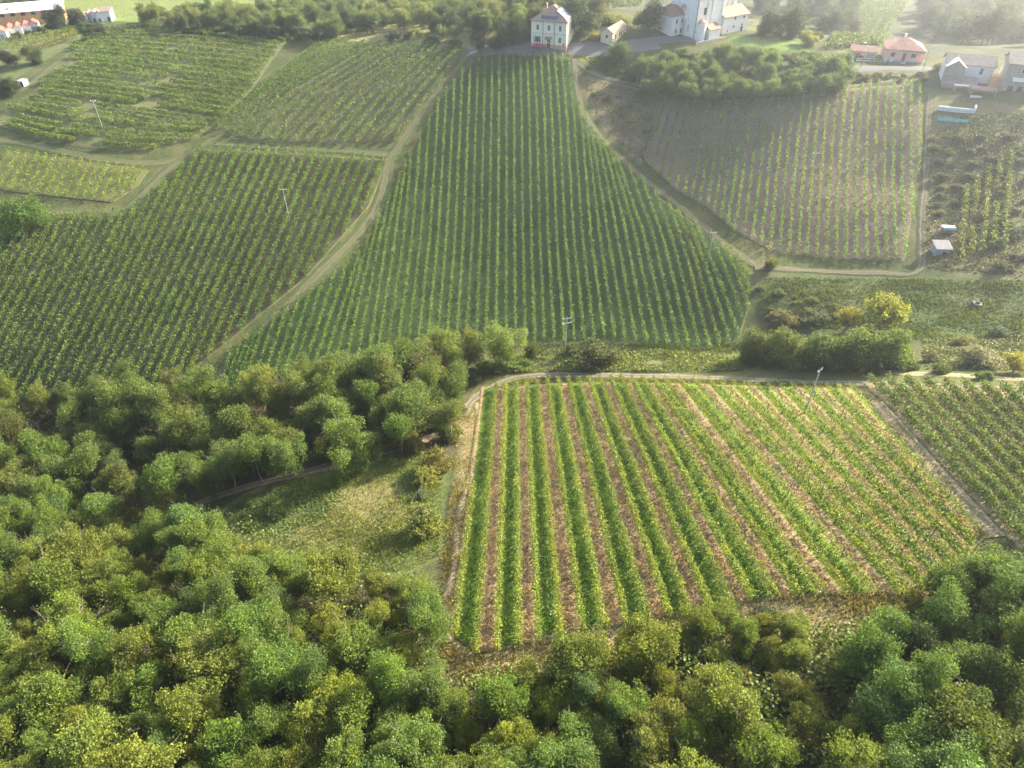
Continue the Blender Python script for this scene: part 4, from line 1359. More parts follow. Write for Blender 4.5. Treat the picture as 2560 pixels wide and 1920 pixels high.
def gable(name, x0, x1, y0, y1, z, h, mat, parent, along='x', over=.4, t=.16):
    x0, x1, y0, y1 = x0 - over, x1 + over, y0 - over, y1 + over
    if along == 'x':
        c = (y0 + y1) / 2
        pr = [(y0, z), (c, z + h), (y1, z), (y1, z - t), (c, z + h - t), (y0, z - t)]
        V = [(x0, p, q) for p, q in pr] + [(x1, p, q) for p, q in pr]
    else:
        c = (x0 + x1) / 2
        pr = [(x0, z), (c, z + h), (x1, z), (x1, z - t), (c, z + h - t), (x0, z - t)]
        V = [(p, y1, q) for p, q in pr] + [(p, y0, q) for p, q in pr]
    F = [(0, 1, 7, 6), (1, 2, 8, 7), (2, 3, 9, 8), (3, 4, 10, 9), (4, 5, 11, 10), (5, 0, 6, 11), (0, 5, 4, 1), (1, 4, 3, 2), (6, 7, 10, 11), (7, 8, 9, 10)]
    return pm(name, V, F, mat, parent)

def gable_wall(name, x0, x1, y0, y1, z0, z1, h, mat, parent, along='x'):
    """walls of a gabled house"""
    if along == 'x':
        c = (y0 + y1) / 2
        V = bxv(x0, x1, y0, y1, z0, z1) + [(x0, c, z1 + h), (x1, c, z1 + h)]
        F = [(0, 3, 2, 1), (0, 1, 5, 4), (2, 3, 7, 6), (1, 2, 6, 9, 5), (3, 0, 4, 8, 7), (4, 5, 9, 8), (6, 7, 8, 9)]
    else:
        c = (x0 + x1) / 2
        V = bxv(x0, x1, y0, y1, z0, z1) + [(c, y0, z1 + h), (c, y1, z1 + h)]
        F = [(0, 3, 2, 1), (1, 2, 6, 5), (3, 0, 4, 7), (0, 1, 5, 8, 4), (2, 3, 7, 9, 6), (5, 6, 9, 8), (7, 4, 8, 9)]
    return pm(name, V, F, mat, parent)

def shed_roof(name, x0, x1, y0, y1, z0, z1, mat, parent, t=.16):
    """roof that rises from y0 (z0) to y1 (z1)"""
    V = [(x0, y0, z0), (x1, y0, z0), (x1, y1, z1), (x0, y1, z1), (x0, y0, z0 - t), (x1, y0, z0 - t), (x1, y1, z1 - t), (x0, y1, z1 - t)]
    return pm(name, V, [(0, 1, 2, 3), (7, 6, 5, 4), (4, 5, 1, 0), (5, 6, 2, 1), (6, 7, 3, 2), (7, 4, 0, 3)], mat, parent)

def roof_mat(name, c):
    m, nt, out = nodes_of(name)
    p = pos(nt)
    a = noise(nt, .8, 5, .7, p)
    b = noise(nt, 6, 4, .7, p)
    cc = mixc(nt, ramp(nt, a, .35, .65), tuple(v * .75 for v in c), tuple(min(1, v * 1.2) for v in c))
    cc = mixc(nt, ramp(nt, b, .5, .8), cc, tuple(v * .6 for v in c))
    surf(nt, out, cc, .8, .25, b, .6, .06)
    return m
R_OLD = roof_mat('old roof tiles', (.25, .185, .145))
R_RED = roof_mat('red roof tiles', (.34, .20, .145))
R_GREY = roof_mat('grey roof tiles', (.26, .22, .19))
R_BRICK = roof_mat('bright red tiles', (.45, .13, .08))
W_CREAM = plain('cream plaster', (.80, .755, .60), .85, .07, .5)
W_BRICK = plain('orange plinth', (.55, .33, .20), .9, .2, 1)
W_WHITE = plain('white plaster', (.78, .76, .72), .85, .07, .6)
W_STONE = plain('rubble stone wall', (.33, .30, .26), .95, .35, 2.5)
W_PINK = plain('salmon plaster', (.78, .46, .34), .85, .07, .6)
W_YEL = plain('ochre plaster', (.72, .62, .42), .85, .08, .6)
W_GREY = plain('grey plinth', (.42, .41, .39), .9, .15, 1)
W_ORANGE = plain('orange render', (.70, .38, .20), .9, .12, 1)
M_DARK = plain('dark window glass', (.035, .045, .065), .2, .2, 1, .6)
M_SHUT = plain('dark grey shutter', (.10, .11, .15), .7, .1, 2)
M_WOOD = plain('dark brown door wood', (.13, .07, .045), .7, .2, 2)
M_STONE = plain('pale stone trim', (.55, .52, .47), .8, .1, 2)
M_CONC = plain('concrete', (.38, .375, .36), .85, .15, 2)
M_METAL = plain('galvanised metal', (.42, .42, .42), .5, .08, 2, .5)
M_PANEL = plain('solar panel glass', (.03, .045, .09), .12, .1, 2, .8)
M_SHEET = plain('white metal roof', (.82, .83, .85), .35, .06, .4, .5)

def window(parent, x, z, w=.9, h=1.5, y=0.0, face='front', shutters=False, mat=None):
    """window part with frame; front = wall plane y, side = wall plane x"""
    d = .05
    if face == 'front':
        o = box('window', x - w / 2, x + w / 2, y - d, y + .02, z, z + h, M_STONE, parent)
        box('pane', x - w / 2 + .09, x + w / 2 - .09, y - d - .02, y - d + .01, z + .09, z + h - .09, mat or M_DARK, o)
        if shutters:
            for sx in (-1, 1):
                c = x + sx * (w / 2 + .28)
                box('shutter', c - .25, c + .25, y - d - .03, y - .005, z, z + h, M_SHUT, o)
    else:
        o = box('window', y - d, y + .02, x - w / 2, x + w / 2, z, z + h, M_STONE, parent)
        box('pane', y - d - .02, y - d + .01, x - w / 2 + .09, x + w / 2 - .09, z + .09, z + h - .09, mat or M_DARK, o)
    return o

# the villa on the hilltop
v = root('villa', 1327.5, 114.5, -17, 'cream two storey villa with hipped tile roof and solar panels on the hilltop', 'villa')
VW, VD, VH = 12.6, 12.8, 8.1
box('wall', 0, VW, 0, VD, .9, VH, W_CREAM, v)
box('plinth', -.04, VW + .04, -.04, VD + .04, -3, .9, W_BRICK, v)
box('string_course', -.07, VW + .07, -.07, VD + .07, 4.15, 4.4, M_STONE, v)
rf = hip('roof', 0, VW, 0, VD, VH + .15, 4.0, R_OLD, v, .1, .55)
for x in (4.2, 8.3):
    box('downpipe', x - .07, x + .07, -.16, -.075, .3, VH, M_SHUT, v)
for x in (2.3, 6.3, 10.3):
    window(v, x, 5.3, .95, 1.7, 0, mat=M_SHUT)
window(v, 2.3, 1.4, 1.1, 1.9, 0, shutters=True)
window(v, 10.3, 1.5, 1.0, 1.8, 0, mat=M_SHUT)
dr = box('door', 5.75, 6.85, -.1, .02, -.2, 2.5, M_WOOD, v)
box('notice', 6.0, 6.3, -.13, -.09, 1.2, 1.9, W_WHITE, dr)
shed_roof('porch_roof', 5.1, 7.5, -1.2, -.02, 2.9, 3.4, R_OLD, v)
box('letter_box', 11.5, 11.9, -.25, -.06, 1.0, 1.6, M_SHUT, v)
for q, zz in enumerate((5.3, 5.3, 5.3)):
    window(v, 2.4 + 4 * q, zz, .95, 1.7, VW + .03, 'side', mat=M_SHUT)
for q in (1.5, 3.6):
    window(v, q, 2.6, .8, .9, VW + .03, 'side')
def on_slope(parent, name, x, t, w, h, sl, mat, side='front'):
    """panel lying on a roof slope of the villa: t = 0 at the eave, 1 at the ridge"""
    ov = .55
    zr, run = 4.0, VD / 2 + ov
    def pt(a, tt):
        if side == 'front':
            return (a, -ov + run * tt, VH + .15 + zr * tt + .08)
        return (VW + ov - run * tt, a, VH + .15 + zr * tt + .08)
    V = [pt(x, t), pt(x + w, t), pt(x + w, t + h), pt(x, t + h)]
    V += [(p[0], p[1], p[2] + .06) for p in V]
    return pm(name, V, BOXF if side == 'front' else [f[::-1] for f in BOXF], mat, parent)
for i in range(5):
    for j in range(2):
        on_slope(rf, 'solar_panel', 3.3 + i * 1.16, .12 + j * .19, 1.12, .18, 0, M_PANEL)
for i in range(6):
    for j in range(3):
        if j == 2 and i > 4:
            continue
        on_slope(rf, 'panel_glare', 1.4 + i * 1.35 + j * .5, .1 + j * .2, 1.3, .19, 0, M_SHEET, 'side')  # white sheets paint the sun glare off glossy panels on this slope
box('chimney', 3.4, 4.0, 5.8, 6.4, VH + 2, VH + 4.6, W_BRICK, rf)

# the small ochre house beside it
v = root('small_house', 1501, 106, -28, 'small ochre house with long tiled roof and round gable window', 'house')
gable_wall('wall', 0, 4.4, 0, 13, -2, 3.4, 1.3, W_YEL, v, 'y')
gable('roof', 0, 4.4, 0, 13, 3.45, 1.45, R_OLD, v, 'y', .3)
an = np.linspace(0, 2 * math.pi, 16, endpoint=False)
pm('round_window', [(2.2 + .5 * math.cos(a), -.05, 2.2 + .6 * math.sin(a)) for a in an] + [(2.2 + .5 * math.cos(a), .03, 2.2 + .6 * math.sin(a)) for a in an],
   [tuple(range(16))[::-1]] + [(i, (i + 1) % 16, 16 + (i + 1) % 16, 16 + i) for i in range(16)], M_DARK, v)
for q in (2.5, 6.5, 8.2, 10.5):
    o = box('window', 4.4, 4.46, q, q + .9, 1.0, 2.6, M_DARK, v)

# the church
c = root('church', 1733, 101.5, 33, 'white baroque church with tall facade, side chapel and terracotta roofed wing', 'church')
box('nave', 0, 13, 0, 13.4, -3, 13.0, W_WHITE, c)
box('cornice', -.35, 13.2, -.35, 13.75, 13.0, 13.6, M_STONE, c)
gable('nave_roof', 0, 13.4, 0, 13.4, 13.9, 3.4, R_RED, c, 'x', .4)
box('base_course', -.1, 13.1, -.1, 13.5, -3, .9, M_STONE, c)
for y in (.7, 4.4, 9.0, 12.7):
    box('pilaster', -.2, .02, y - .45, y + .45, .9, 13.0, W_WHITE, c)
for x in (.6, 5.2, 7.6, 12.4):
    box('pilaster', x - .45, x + .45, -.2, .02, .9, 13.0, W_WHITE, c)
box('downpipe', -.14, -.02, -.16, -.04, 0, 13, M_SHUT, c)
dr = box('door', -.14, .02, 5.9, 7.5, .5, 4.3, M_WOOD, c)
box('portal', -.45, -.02, 5.2, 5.85, .2, 5.0, M_STONE, c)
box('portal', -.45, -.02, 7.55, 8.2, .2, 5.0, M_STONE, c)
an = np.linspace(0, math.pi, 13)
def arch(name, yc, zc, r0, r1, x0, x1, mat):
    V = [(x, yc + r * math.cos(a), zc + r * math.sin(a)) for x in (x0, x1) for r in (r0, r1) for a in an]
    n_ = len(an)
    F = []
    for i in range(n_ - 1):
        F += [(i, i + 1, n_ + i + 1, n_ + i), (2 * n_ + i, 3 * n_ + i, 3 * n_ + i + 1, 2 * n_ + i + 1), (n_ + i, n_ + i + 1, 3 * n_ + i + 1, 3 * n_ + i), (i, 2 * n_ + i, 2 * n_ + i + 1, i + 1)]
    return pm(name, V, F, mat, c)
arch('portal_arch', 6.7, 5.0, 1.1, 1.6, -.55, -.02, M_STONE)
arch('lunette_frame', 6.7, 9.6, 1.0, 1.25, -.3, -.02, M_STONE)
pm('lunette_window', [(-.08, 6.7 + 1.0 * math.cos(a), 9.6 + 1.0 * math.sin(a)) for a in an], [tuple(range(13))], plain('amber glass', (.45, .33, .15), .4, .2), c)
box('lunette_sill', -.4, -.02, 5.2, 8.2, 9.3, 9.55, M_STONE, c)
box('inscription_panel', -.1, -.02, 5.9, 7.5, 6.9, 9.0, plain('pink panel', (.68, .55, .50), .85, .06), c)
for y in (3.4, 10.2):
    box('niche', -.04, .05, y - .4, y + .4, 2.4, 4.6, W_GREY, c)
for i in range(3):
    box('step', -1.0 - .45 * (2 - i), -.02, 4.9 - .3 * (2 - i), 8.5 + .3 * (2 - i), -3 if i == 0 else .17 * i - .02, .17 * (i + 1), M_STONE, c)
box('nave_window', 3.3, 4.3, -.1, .03, 7.9, 10.2, M_DARK, c)
# side chapel
an2 = np.linspace(math.pi, 2 * math.pi, 17)
V = [(2.7 + 2.0 * math.cos(a), 2.0 * math.sin(a), z) for z in (-3, 5.7) for a in an2]
pm('chapel_apse', V, [(i, i + 1, 17 + i + 1, 17 + i) for i in range(16)] + [tuple(range(17, 34))], W_WHITE, c)
V = [(2.7 + 2.3 * math.cos(a), 2.3 * math.sin(a), 5.75) for a in an2] + [(2.7, 0, 6.9)]
pm('apse_roof', V, [(i, i + 1, 17) for i in range(16)] + [tuple(range(16, -1, -1))], R_RED, c)
box('annex_wall', 4.9, 10.2, -2.7, -.02, -3, 3.2, W_WHITE, c)
shed_roof('annex_roof', 4.7, 10.4, -3.0, -.02, 3.3, 4.9, R_RED, c)
box('annex_door', 10.6, 11.5, -.12, .02, -.3, 2.3, M_SHUT, c)
# choir and wing
box('choir', 13.02, 23.5, 3.6, 13.0, -3, 17, W_WHITE, c)
for x in (14, 16.4, 18.8, 21.2):
    box('choir_pilaster', x - .35, x + .35, 3.4, 3.62, 8.6, 17, M_STONE, c)
gable('choir_roof', 13.1, 23.5, 3.6, 13, 17.1, 3, R_RED, c, 'x', .3)
box('wing_wall', 13.04, 25.6, -1.2, 3.58, .7, 6.3, W_WHITE, c)
box('wing_plinth', 13.0, 25.66, -1.26, 3.57, -4, .7, M_CONC, c)
shed_roof('wing_roof', 12.7, 26.0, -1.7, 3.57, 6.2, 8.7, R_RED, c)
for x, z, w, h in [(18.7, 4.9, .7, .8), (23.2, 4.9, .7, .8), (18.5, 2.3, .7, .6), (22.8, 2.5, .7, .5), (15.6, 1.1, .4, .6)]:
    box('wing_window', x - w / 2, x + w / 2, -1.26, -1.18, z, z + h, M_DARK, c)
box('wing_door', 22.4, 23.3, -1.32, -1.18, -.6, 2.2, M_WOOD, c)
box('forecourt_wall', -2.0, 13, -3.6, -3.3, -3, .4, M_CONC, c)

v = root('church_house', 1676, 92, 33, 'white house with hipped red tile roof joined to the church facade', 'house')
box('wall', 0, 7.5, 0, 8.6, -3, 6.6, W_WHITE, v)
hip('roof', 0, 7.5, 0, 8.6, 6.75, 2.8, R_RED, v, .3, .45)
for x in (2.2, 4.8):
    window(v, x, 4.0, .9, 1.5, 0)
    window(v, x, .8, .9, 1.6, 0)
window(v, 4.2, 4.0, .9, 1.5, 0, 'side', mat=plain('pale blue shutter', (.42, .55, .68), .7, .08))

# pink house, its garage and fence by the village road
v = root('pink_house', 2208.5, 152, -17, 'salmon pink bungalow with hipped roof by the village road', 'house')
box('wall', 0, 11.2, 0, 9.6, .6, 3.6, W_PINK, v)
box('plinth', -.05, 11.25, -.05, 9.65, -3, .6, W_GREY, v)
rf = hip('roof', 0, 11.2, 0, 9.6, 3.75, 2.7, roof_mat('pinkish roof tiles', (.40, .22, .17)), v, .1, .5)
box('chimney', 5.0, 5.6, 5.6, 6.2, 5.0, 7.2, W_WHITE, rf)
window(v, 2.2, 1.4, 1.5, 1.4, 0, mat=M_DARK)
window(v, 8.4, 1.4, 1.6, 1.4, 0, mat=M_DARK)
box('door', 5.2, 6.1, -.1, .02, .3, 2.7, M_DARK, v)
window(v, 5, 1.6, .8, 1.3, 0, 'side')
shed_roof('porch_roof', 4.6, 11.3, -1.0, -.06, 3.2, 3.45, W_STONE, v)
box('porch_steps', 4.9, 6.5, -2.2, -.08, -3, .2, M_CONC, v)
box('porch_pillar', 10.9, 11.2, -1.0, -.7, -2, 3.1, W_ORANGE, v)
v = root('pink_garage', 2123, 147, -17, 'low pink garage with tiled roof left of the pink bungalow', 'garage')
box('wall', 0, 7.6, 0, 5.5, -2, 2.5, W_PINK, v)
gable('roof', 0, 7.6, 0, 5.5, 2.6, 1.3, R_RED, v)
for x in (1.4, 6.0):
    box('garage_door', x - 1.0, x + 1.0, -.06, .03, -.2, 2.0, M_CONC, v)
v = root('garden_fence', 2140, 155, -9, 'pale garden wall with railing in front of the pink bungalow', 'fence')
box('low_wall', 0, 20.5, 0, .25, -2, .55, M_CONC, v)
box('rail', 0, 20.5, .08, .16, 1.05, 1.13, W_WHITE, v)
for i in range(12):
    box('fence_post', i * 1.85, i * 1.85 + .08, .08, .16, .55, 1.05, W_WHITE, v)
for q, (x0) in enumerate((8.6, 10.4)):
    box('gate_pillar', x0, x0 + .4, -.08, .33, -2, 1.6, W_WHITE, v)

# white house and outbuildings on the right
v = root('white_house', 2352, 206, -20, 'white house with gabled porch beside the hazy bare vineyard', 'house')
gable_wall('wall', 0, 13, 1.2, 8.5, -3, 5.2, 1.9, W_WHITE, v, 'x')
gable('roof', 0, 13, 1.2, 8.5, 5.3, 2.1, R_GREY, v, 'x')
gable_wall('porch_wall', 0, 5.0, -1.2, 1.18, -3, 4.7, 1.9, W_STONE, v, 'y')
gable('porch_roof', 0, 5.0, -1.2, 2.6, 4.85, 2.0, W_WHITE, v, 'y', .3)
window(v, 9.8, 2.9, .9, 1.8, 1.2, mat=M_WOOD)
shed_roof('lean_to_roof', -.2, 9.2, -4.2, -1.25, .9, 2.6, R_GREY, v)
box('lean_to_wall', 0, 9.0, -3.9, -1.22, -3, .8, W_STONE, v)
v = root('pergola', 2383, 233, -18, 'small slatted pergola below the white house', 'pergola')
for i in range(8):
    box('slat', i * .55, i * .55 + .16, 0, 2.4, 2.0, 2.1, M_CONC, v)
for x in (0, 3.9):
    for y in (0, 2.2):
        box('post', x, x + .14, y, y + .14, -1, 2.0, M_CONC, v)
v = root('pavilion', 2424, 244, -18, 'little open pavilion with curved tile roof beside the pergola', 'pavilion')
an3 = np.linspace(.12, .88, 9) * math.pi
V = [(x, 2.0 - 2.3 * math.cos(a), 1.7 + 1.0 * math.sin(a)) for x in (-.3, 6.6) for a in an3]
pm('roof', V, [(i, i + 1, 9 + i + 1, 9 + i) for i in range(8)], R_OLD, v)
for x in (0, 6.1):
    for y in (.1, 3.6):
        box('post', x, x + .2, y, y + .2, -2, 2.0, M_CONC, v)
box('parapet', 0, 3.0, -.1, .08, -2, .7, W_WHITE, v)
def wall_between(name, p0, p1, label, cat):
    a_, _ = ground(*p0)
    b_, _ = ground(*p1)
    e = bpy.data.objects.new(name, None)
    COL.objects.link(e)
    e.location = a_
    d = b_ - a_
    e.rotation_euler = (0, 0, math.atan2(d.y, d.x))
    return tag(e, label, cat), math.hypot(d.x, d.y), d.z
def slope_box(name, x0, x1, y0, y1, z0, z1, sl, mat, parent):
    V = [(x, y, z + sl * x) for x, y, z in bxv(x0, x1, y0, y1, z0, z1)]
    return pm(name, V, BOXF, mat, parent)
v, ln_, dz_ = wall_between('terrace_wall', (2344, 276), (2436, 285), 'white retaining wall with a ledge below the pavilion', 'wall')
slope_box('wall', 0, ln_, 0, .5, -1.5, 1.2, dz_ / ln_, plain('bluish white wall', (.62, .64, .68), .85, .15, 1), v)
slope_box('ledge', ln_ * .16, ln_ * .84, -.25, -.02, .9, 1.25, dz_ / ln_, W_WHITE, v)
slope_box('return_wall', ln_ - .5, ln_, .52, 3.5, -1.5, 1.6, dz_ / ln_, W_WHITE, v)
v = root('stone_house', 2497, 226, -20, 'tall stone house with a white awning at the right edge', 'house')
gable_wall('wall', 0, 13, 0, 8, -3, 7.4, 1.9, W_STONE, v, 'x')
gable('roof', 0, 13, 0, 8, 7.5, 2.1, R_GREY, v, 'x')
window(v, 4.2, 5.2, .8, 1.3, 0)
shed_roof('awning', 2.2, 5.0, -1.2, -.05, 3.2, 3.9, W_WHITE, v)
for x in (2.6, 5.0, 7.0):
    box('arch_opening', x - .7, x + .7, -.06, .05, -1, 1.5, M_DARK, v)  # dark panels painting the shade within the arches
box('outbuilding', -2.6, -.05, 1.5, 5.5, -3, 3.2, W_ORANGE, v)
# turquoise net fence
v, ln_, dz_ = wall_between('net_fence', (2343, 300), (2418, 309), 'turquoise plastic net fence below the white retaining wall', 'fence')
xs = np.linspace(0, ln_, 40)
V = []
for z in (0, 1):
    for i, x in enumerate(xs):
        V.append((x, .18 * math.sin(i * .9), -.2 + dz_ * x / ln_ + z * (1.2 + .2 * math.sin(i * 1.7))))
V2 = [(x, y + .03, z) for x, y, z in V]
F = [(i, i + 1, 41 + i, 40 + i) for i in range(39)] + [(80 + i, 120 + i, 121 + i, 81 + i) for i in range(39)]
pm('net', V + V2, F, plain('turquoise net', (.16, .55, .50), .7, .15, 2), v)
for q in (0, .33, .66, 1.0):
    x = q * ln_
    box('stake', x - .04, x + .04, -.05, .05, -.3 + dz_ * q, 1.5 + dz_ * q, M_CONC, v)

# hut with corrugated roof and the rack beside it
v = root('tool_hut', 2335, 640, -4, 'grey blue tool hut with ribbed roof beside the bare vineyard', 'hut')
box('wall', 0, 3.0, 0, 2.6, -.8, 1.9, plain('grey blue boards', (.33, .37, .44), .8, .12, 2), v)
nr = 20
V, F = [], []
for j, (y, z) in enumerate(((-.35, 1.95), (3.1, 2.6))):
    for i in range(nr * 2 + 1):
        V.append((-.3 + i * (3.9 / (nr * 2)), y, z + (.07 if i % 2 else 0)))
m_ = nr * 2 + 1
F = [(i, i + 1, m_ + i + 1, m_ + i) for i in range(m_ - 1)]
pm('ribbed_roof', V, F, plain('ribbed fibre cement', (.46, .42, .38), .85, .25, 3), v)
box('window', 1.7, 2.6, -.05, .02, .3, 1.1, M_DARK, v)
v = root('timber_rack', 2352, 585, -6, 'rack of stacked boards with a turquoise sheet above the hut', 'rack')
for x in (.1, 2.6):
    for y in (0, 1.0):
        box('post', x - .06, x + .06, y - .06, y + .06, -.3, 2.2, M_TWIG, v)
for i in range(4):
    for j in range(3):
        box('board', -.2 + random.uniform(-.1, .1), 2.9 + random.uniform(-.1, .1), -.3 + j * .5, .1 + j * .5, .5 + i * .42, .62 + i * .42, M_TWIG if i < 3 else W_WHITE, v)
box('sheet', 0, 2.7, -.45, -.36, 1.25, 1.95, plain('turquoise sheet', (.28, .58, .54), .6, .1), v)
# white shelter at the left
v = root('white_shelter', 49, 216, -20, 'small white shelter with a dark opening by the orchard path', 'shelter')
box('wall', 0, 2.4, 0, 2.2, -.5, 1.9, W_WHITE, v)
box('opening', 1.0, 2.2, -.06, .05, .2, 1.6, M_DARK, v)  # flat dark panel on the wall, painted for the shade inside
shed_roof('roof', -.2, 2.6, -.2, 2.4, 2.0, 2.25, M_CONC, v)

# sheds at the top left
ZFct = ZT(0, 0, .13562)
def fpt(x, y):
    return ZFct([(x, y)])[0]
v = root('long_shed', *fpt(-260, 500), 24, 'long shed with white metal roof and orange wall at the left edge', 'shed')
box('wall', 0, 33, 0, 12, -3, 5.0, W_ORANGE, v)
shed_roof('roof', -.5, 33.8, -1.0, 13, 5.1, 6.6, M_SHEET, v)
for i in range(7):
    box('opening', 3 + i * 4.2, 4.8 + i * 4.2, -.08, .05, 3.4, 4.6, M_DARK, v)  # dark panels on a closed wall stand for the shaded interior
for i, (x, y) in enumerate([(-40, 720), (100, 660), (250, 640), (395, 610), (545, 570)]):
    v = root('gabled_shed', *fpt(x, y), 24, 'small white gabled shed with red roof, %s along the long shed' % ordinal(i + 1), 'shed', 'gabled sheds along the long shed')
    gable_wall('wall', 0, 3.9, 0, 7, -2.5, 2.4, 1.1, W_WHITE, v, 'y')
    gable('roof', 0, 3.9, 0, 7, 2.5, 1.25, R_BRICK, v, 'y', .15)
    box('door', 1.3, 2.6, -.06, .04, -.5, 1.6, M_CONC, v)
for i, (x, y, h) in enumerate([(1500, 430, 2.6), (1580, 400, 2.8), (1700, 410, 3.6), (1800, 415, 3.6)]):
    v = root('white_cottage', *fpt(x, y), 14, 'white gabled farm building behind the dark trees, %s from them' % ordinal(i + 1), 'farm building', 'white farm buildings at the top left')
    gable_wall('wall', 0, 2.6, 0, 7, -2, h, .8, W_WHITE, v, 'y')
    gable('roof', 0, 2.6, 0, 7, h + .1, .95, roof_mat('dull purple roof %d' % i, (.24, .16, .15)), v, 'y', .15)
    box('door', .9, 1.7, -.06, .04, -.4, 1.5, M_WOOD, v)
v = root('farm_barn', *fpt(1890, 405), 14, 'large white barn end at the right of the farm buildings', 'barn')
box('wall', 0, 4.2, 0, 8, -2, 4.2, W_WHITE, v)
shed_roof('roof', -.2, 4.4, -.2, 8.2, 4.3, 5.0, R_OLD, v)
box('door', 2.6, 3.6, -.06, .04, -.4, 2.0, M_WOOD, v)

# ------------------------------------------------------------------ poles and lamps
def pole(px, py, ytop, label, arm=1.6, thick=.11, mat=None, ins=3, phi=0, two=False):
    b, z = ground(px, py)
    h = height_to(b, ytop)
    e = bpy.data.objects.new('electric_pole', None)
    COL.objects.link(e)
    e.location = b
    e.rotation_euler = (0, 0, math.radians(phi))
    tag(e, label, 'pole')
    V, F = tube((0, 0, -.4), (0, 0, h), thick, thick * .6, 8)
    me = mesh_np('shaft', V, F)
    link('shaft', me, mat or M_CONC, e)
    for lv in range(2 if two else 1):
        zz = h - .55 - lv * 1.3
        box('crossarm', -arm / 2, arm / 2, -.06, .06, zz, zz + .12, M_METAL, e)
        for i in range(ins):
            x = -arm / 2 + .1 + i * (arm - .2) / max(1, ins - 1)
            V, F = tube((x, 0, zz + .12), (x, 0, zz + .45), .09, .05, 6)
            link('insulator', mesh_np('insulator', V, F), W_WHITE, e)
    return e
pole(258, 323, 249, 'leaning looking slim pole standing in the terraced vineyard', 1.8)
pole(724, 551, 470, 'concrete pole among the rows of the lower left vineyard', 1.8)
pole(2013, 1031, 920, 'concrete pole standing in the striped near vineyard', 1.5, .15, ins=2, phi=40)
pole(1412, 886, 792, 'double armed pole at the foot of the central vineyard', 2.2, .13, two=True, phi=15)
pole(1769, 655, 578, 'concrete pole at the lower right side of the central vineyard', 1.6)
pole(2027, 431, 379, 'concrete pole in the middle of the bare brown vineyard', 1.8)
pole(2232, 214, 185, 'double armed pole at the top of the bare brown vineyard', 2.4, two=True)
pole(255, 50, 22, 'pole beside the white farm buildings', 2.2)
pole(430, 43, 23, 'thin pole in front of the far wood, above the terraced vineyard', 1.2)
pole(945, 99, 52, 'thin wooden pole on the sunny meadow', 1.0, .1, M_BARK, 2)
pole(751, 60, 42, 'short pole behind the crest hedge', 1.0, .12)
pole(1333, 127, 88, 'thin dark post in front of the villa', .6, .06, M_SHUT, 2)
pole(2151, 170, 132, 'wooden pole at the village road, beside the street lamp', .9, .12, M_BARK, 2)
pole(2305, 181, 116, 'tall pole on the verge right of the pink bungalow', 1.4, .12)
b, z = ground(2135, 168)
h = height_to(b, 106)
e = tag(bpy.data.objects.new('street_lamp', None), 'street lamp with white head on the village road', 'lamp')
COL.objects.link(e)
e.location = b
link('post', mesh_np('post', *tube((0, 0, -.3), (1.2, 0, h - .2), .08, .05, 6)), M_METAL, e)
V = bxv(.9, 1.7, -.18, .18, h - .2, h)
pm('lamp_head', V, BOXF, W_WHITE, e)

# ------------------------------------------------------------------ red car in front of the villa
b, z = ground(1341, 121)
e = tag(bpy.data.objects.new('parked_car', None), 'small red hatchback parked in front of the villa', 'car')
COL.objects.link(e)
e.location = b + Vector((0, 0, .2))
e.rotation_euler = (0, 0, math.radians(-17))
side = [(-1.75, .3), (-1.78, .75), (-1.6, .95), (-1.0, 1.0), (-.5, 1.42), (.9, 1.46), (1.55, 1.0), (1.72, .85), (1.74, .3)]
def car_w(z):
    return .78 if z < 1.05 else .62
V = [(x, -car_w(zz), zz) for x, zz in side] + [(x, car_w(zz), zz) for x, zz in side]
m_ = len(side)
F = [tuple(range(m_))[::-1], tuple(range(m_, 2 * m_))] + [(i, (i + 1) % m_, m_ + (i + 1) % m_, m_ + i) for i in range(m_)]
pm('body', V, F, plain('red car paint', (.55, .04, .05), .3, .05, 1, .6), e)
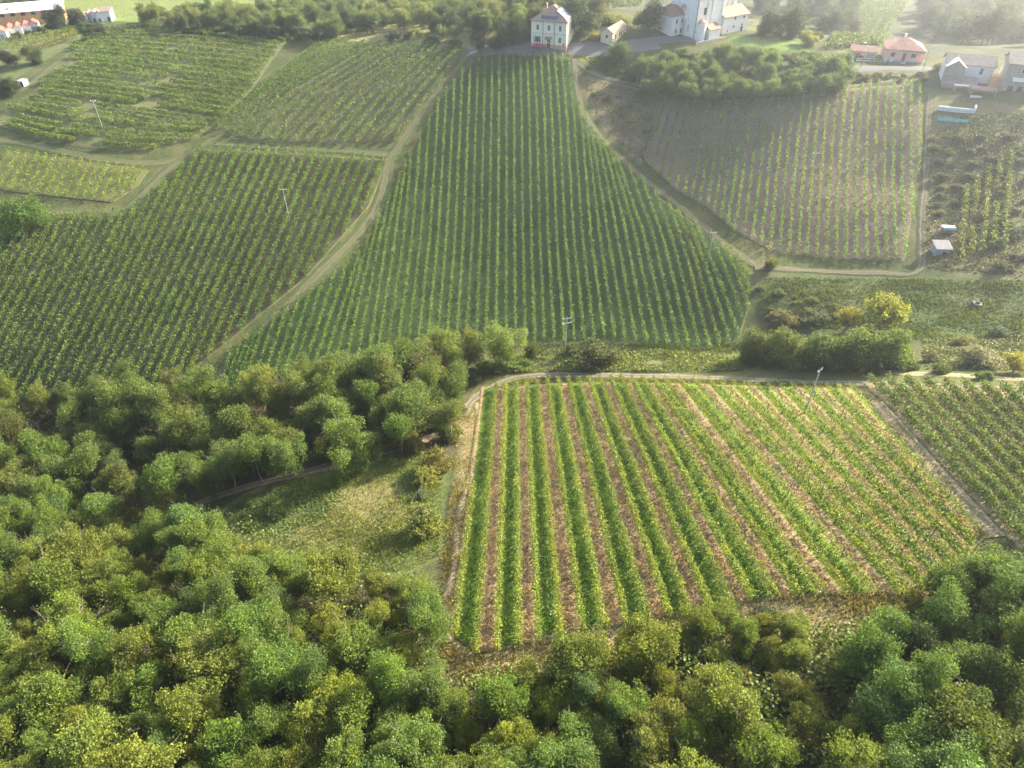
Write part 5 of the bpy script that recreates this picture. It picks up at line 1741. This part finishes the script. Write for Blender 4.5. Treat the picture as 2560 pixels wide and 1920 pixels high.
for sg in (-1, 1):
    y = sg * .735
    q = [(-.75, 1.05), (-.42, 1.36), (.82, 1.39), (1.25, 1.05)]
    V = [(x, y - .02, zz) for x, zz in q] + [(x, y + .02, zz) for x, zz in q]
    pm('window', V, [(0, 1, 2, 3), (7, 6, 5, 4), (0, 4, 5, 1), (1, 5, 6, 2), (2, 6, 7, 3), (3, 7, 4, 0)], M_DARK, e)
    for x in (-1.1, 1.12):
        an4 = np.linspace(0, 2 * math.pi, 14, endpoint=False)
        V = [(x + .3 * math.cos(a), sg * .72 + s_ * .1, .3 + .3 * math.sin(a)) for s_ in (-1, 1) for a in an4]
        F = [(i, (i + 1) % 14, 14 + (i + 1) % 14, 14 + i) for i in range(14)] + [tuple(range(14))[::-1], tuple(range(14, 28))]
        pm('wheel', V, F, M_SHUT, e)
# old tyre lying in the grass field
b, z = ground(2441, 763)
V, F = [], []
for i in range(20):
    for j in range(8):
        a, q = i * math.pi / 10, j * math.pi / 4
        V.append(((.55 + .2 * math.cos(q)) * math.cos(a), (.55 + .2 * math.cos(q)) * math.sin(a), .2 + .2 * math.sin(q)))
        F.append((i * 8 + j, ((i + 1) % 20) * 8 + j, ((i + 1) % 20) * 8 + (j + 1) % 8, i * 8 + (j + 1) % 8))
o = pm('tyre', V, F, plain('grey tyre', (.16, .16, .17), .8, .2), None)
o.location = b + Vector((0, 0, .1))
o.scale = (1.3, 1.3, 1.3)
tag(o, 'old grey tyre lying in the grass field', 'tyre')

# ------------------------------------------------------------------ haze
hm, nt, out = nodes_of('haze')
pv = nt.nodes.new('ShaderNodeVolumePrincipled')
pv.inputs['Color'].default_value = (.82, .91, 1.0, 1)
pv.inputs['Density'].default_value = HAZE_DENSITY
pv.inputs['Anisotropy'].default_value = HAZE_G
L(nt, pv.outputs[0], out.inputs['Volume'])
me = bpy.data.meshes.new('haze')
me.from_pydata(bxv(-5200, 5200, -5200, 5200, -33, CAMZ + 4), [], BOXF)
tag(link('haze', me, hm), 'thin sunlit haze over the hills', kind='stuff')
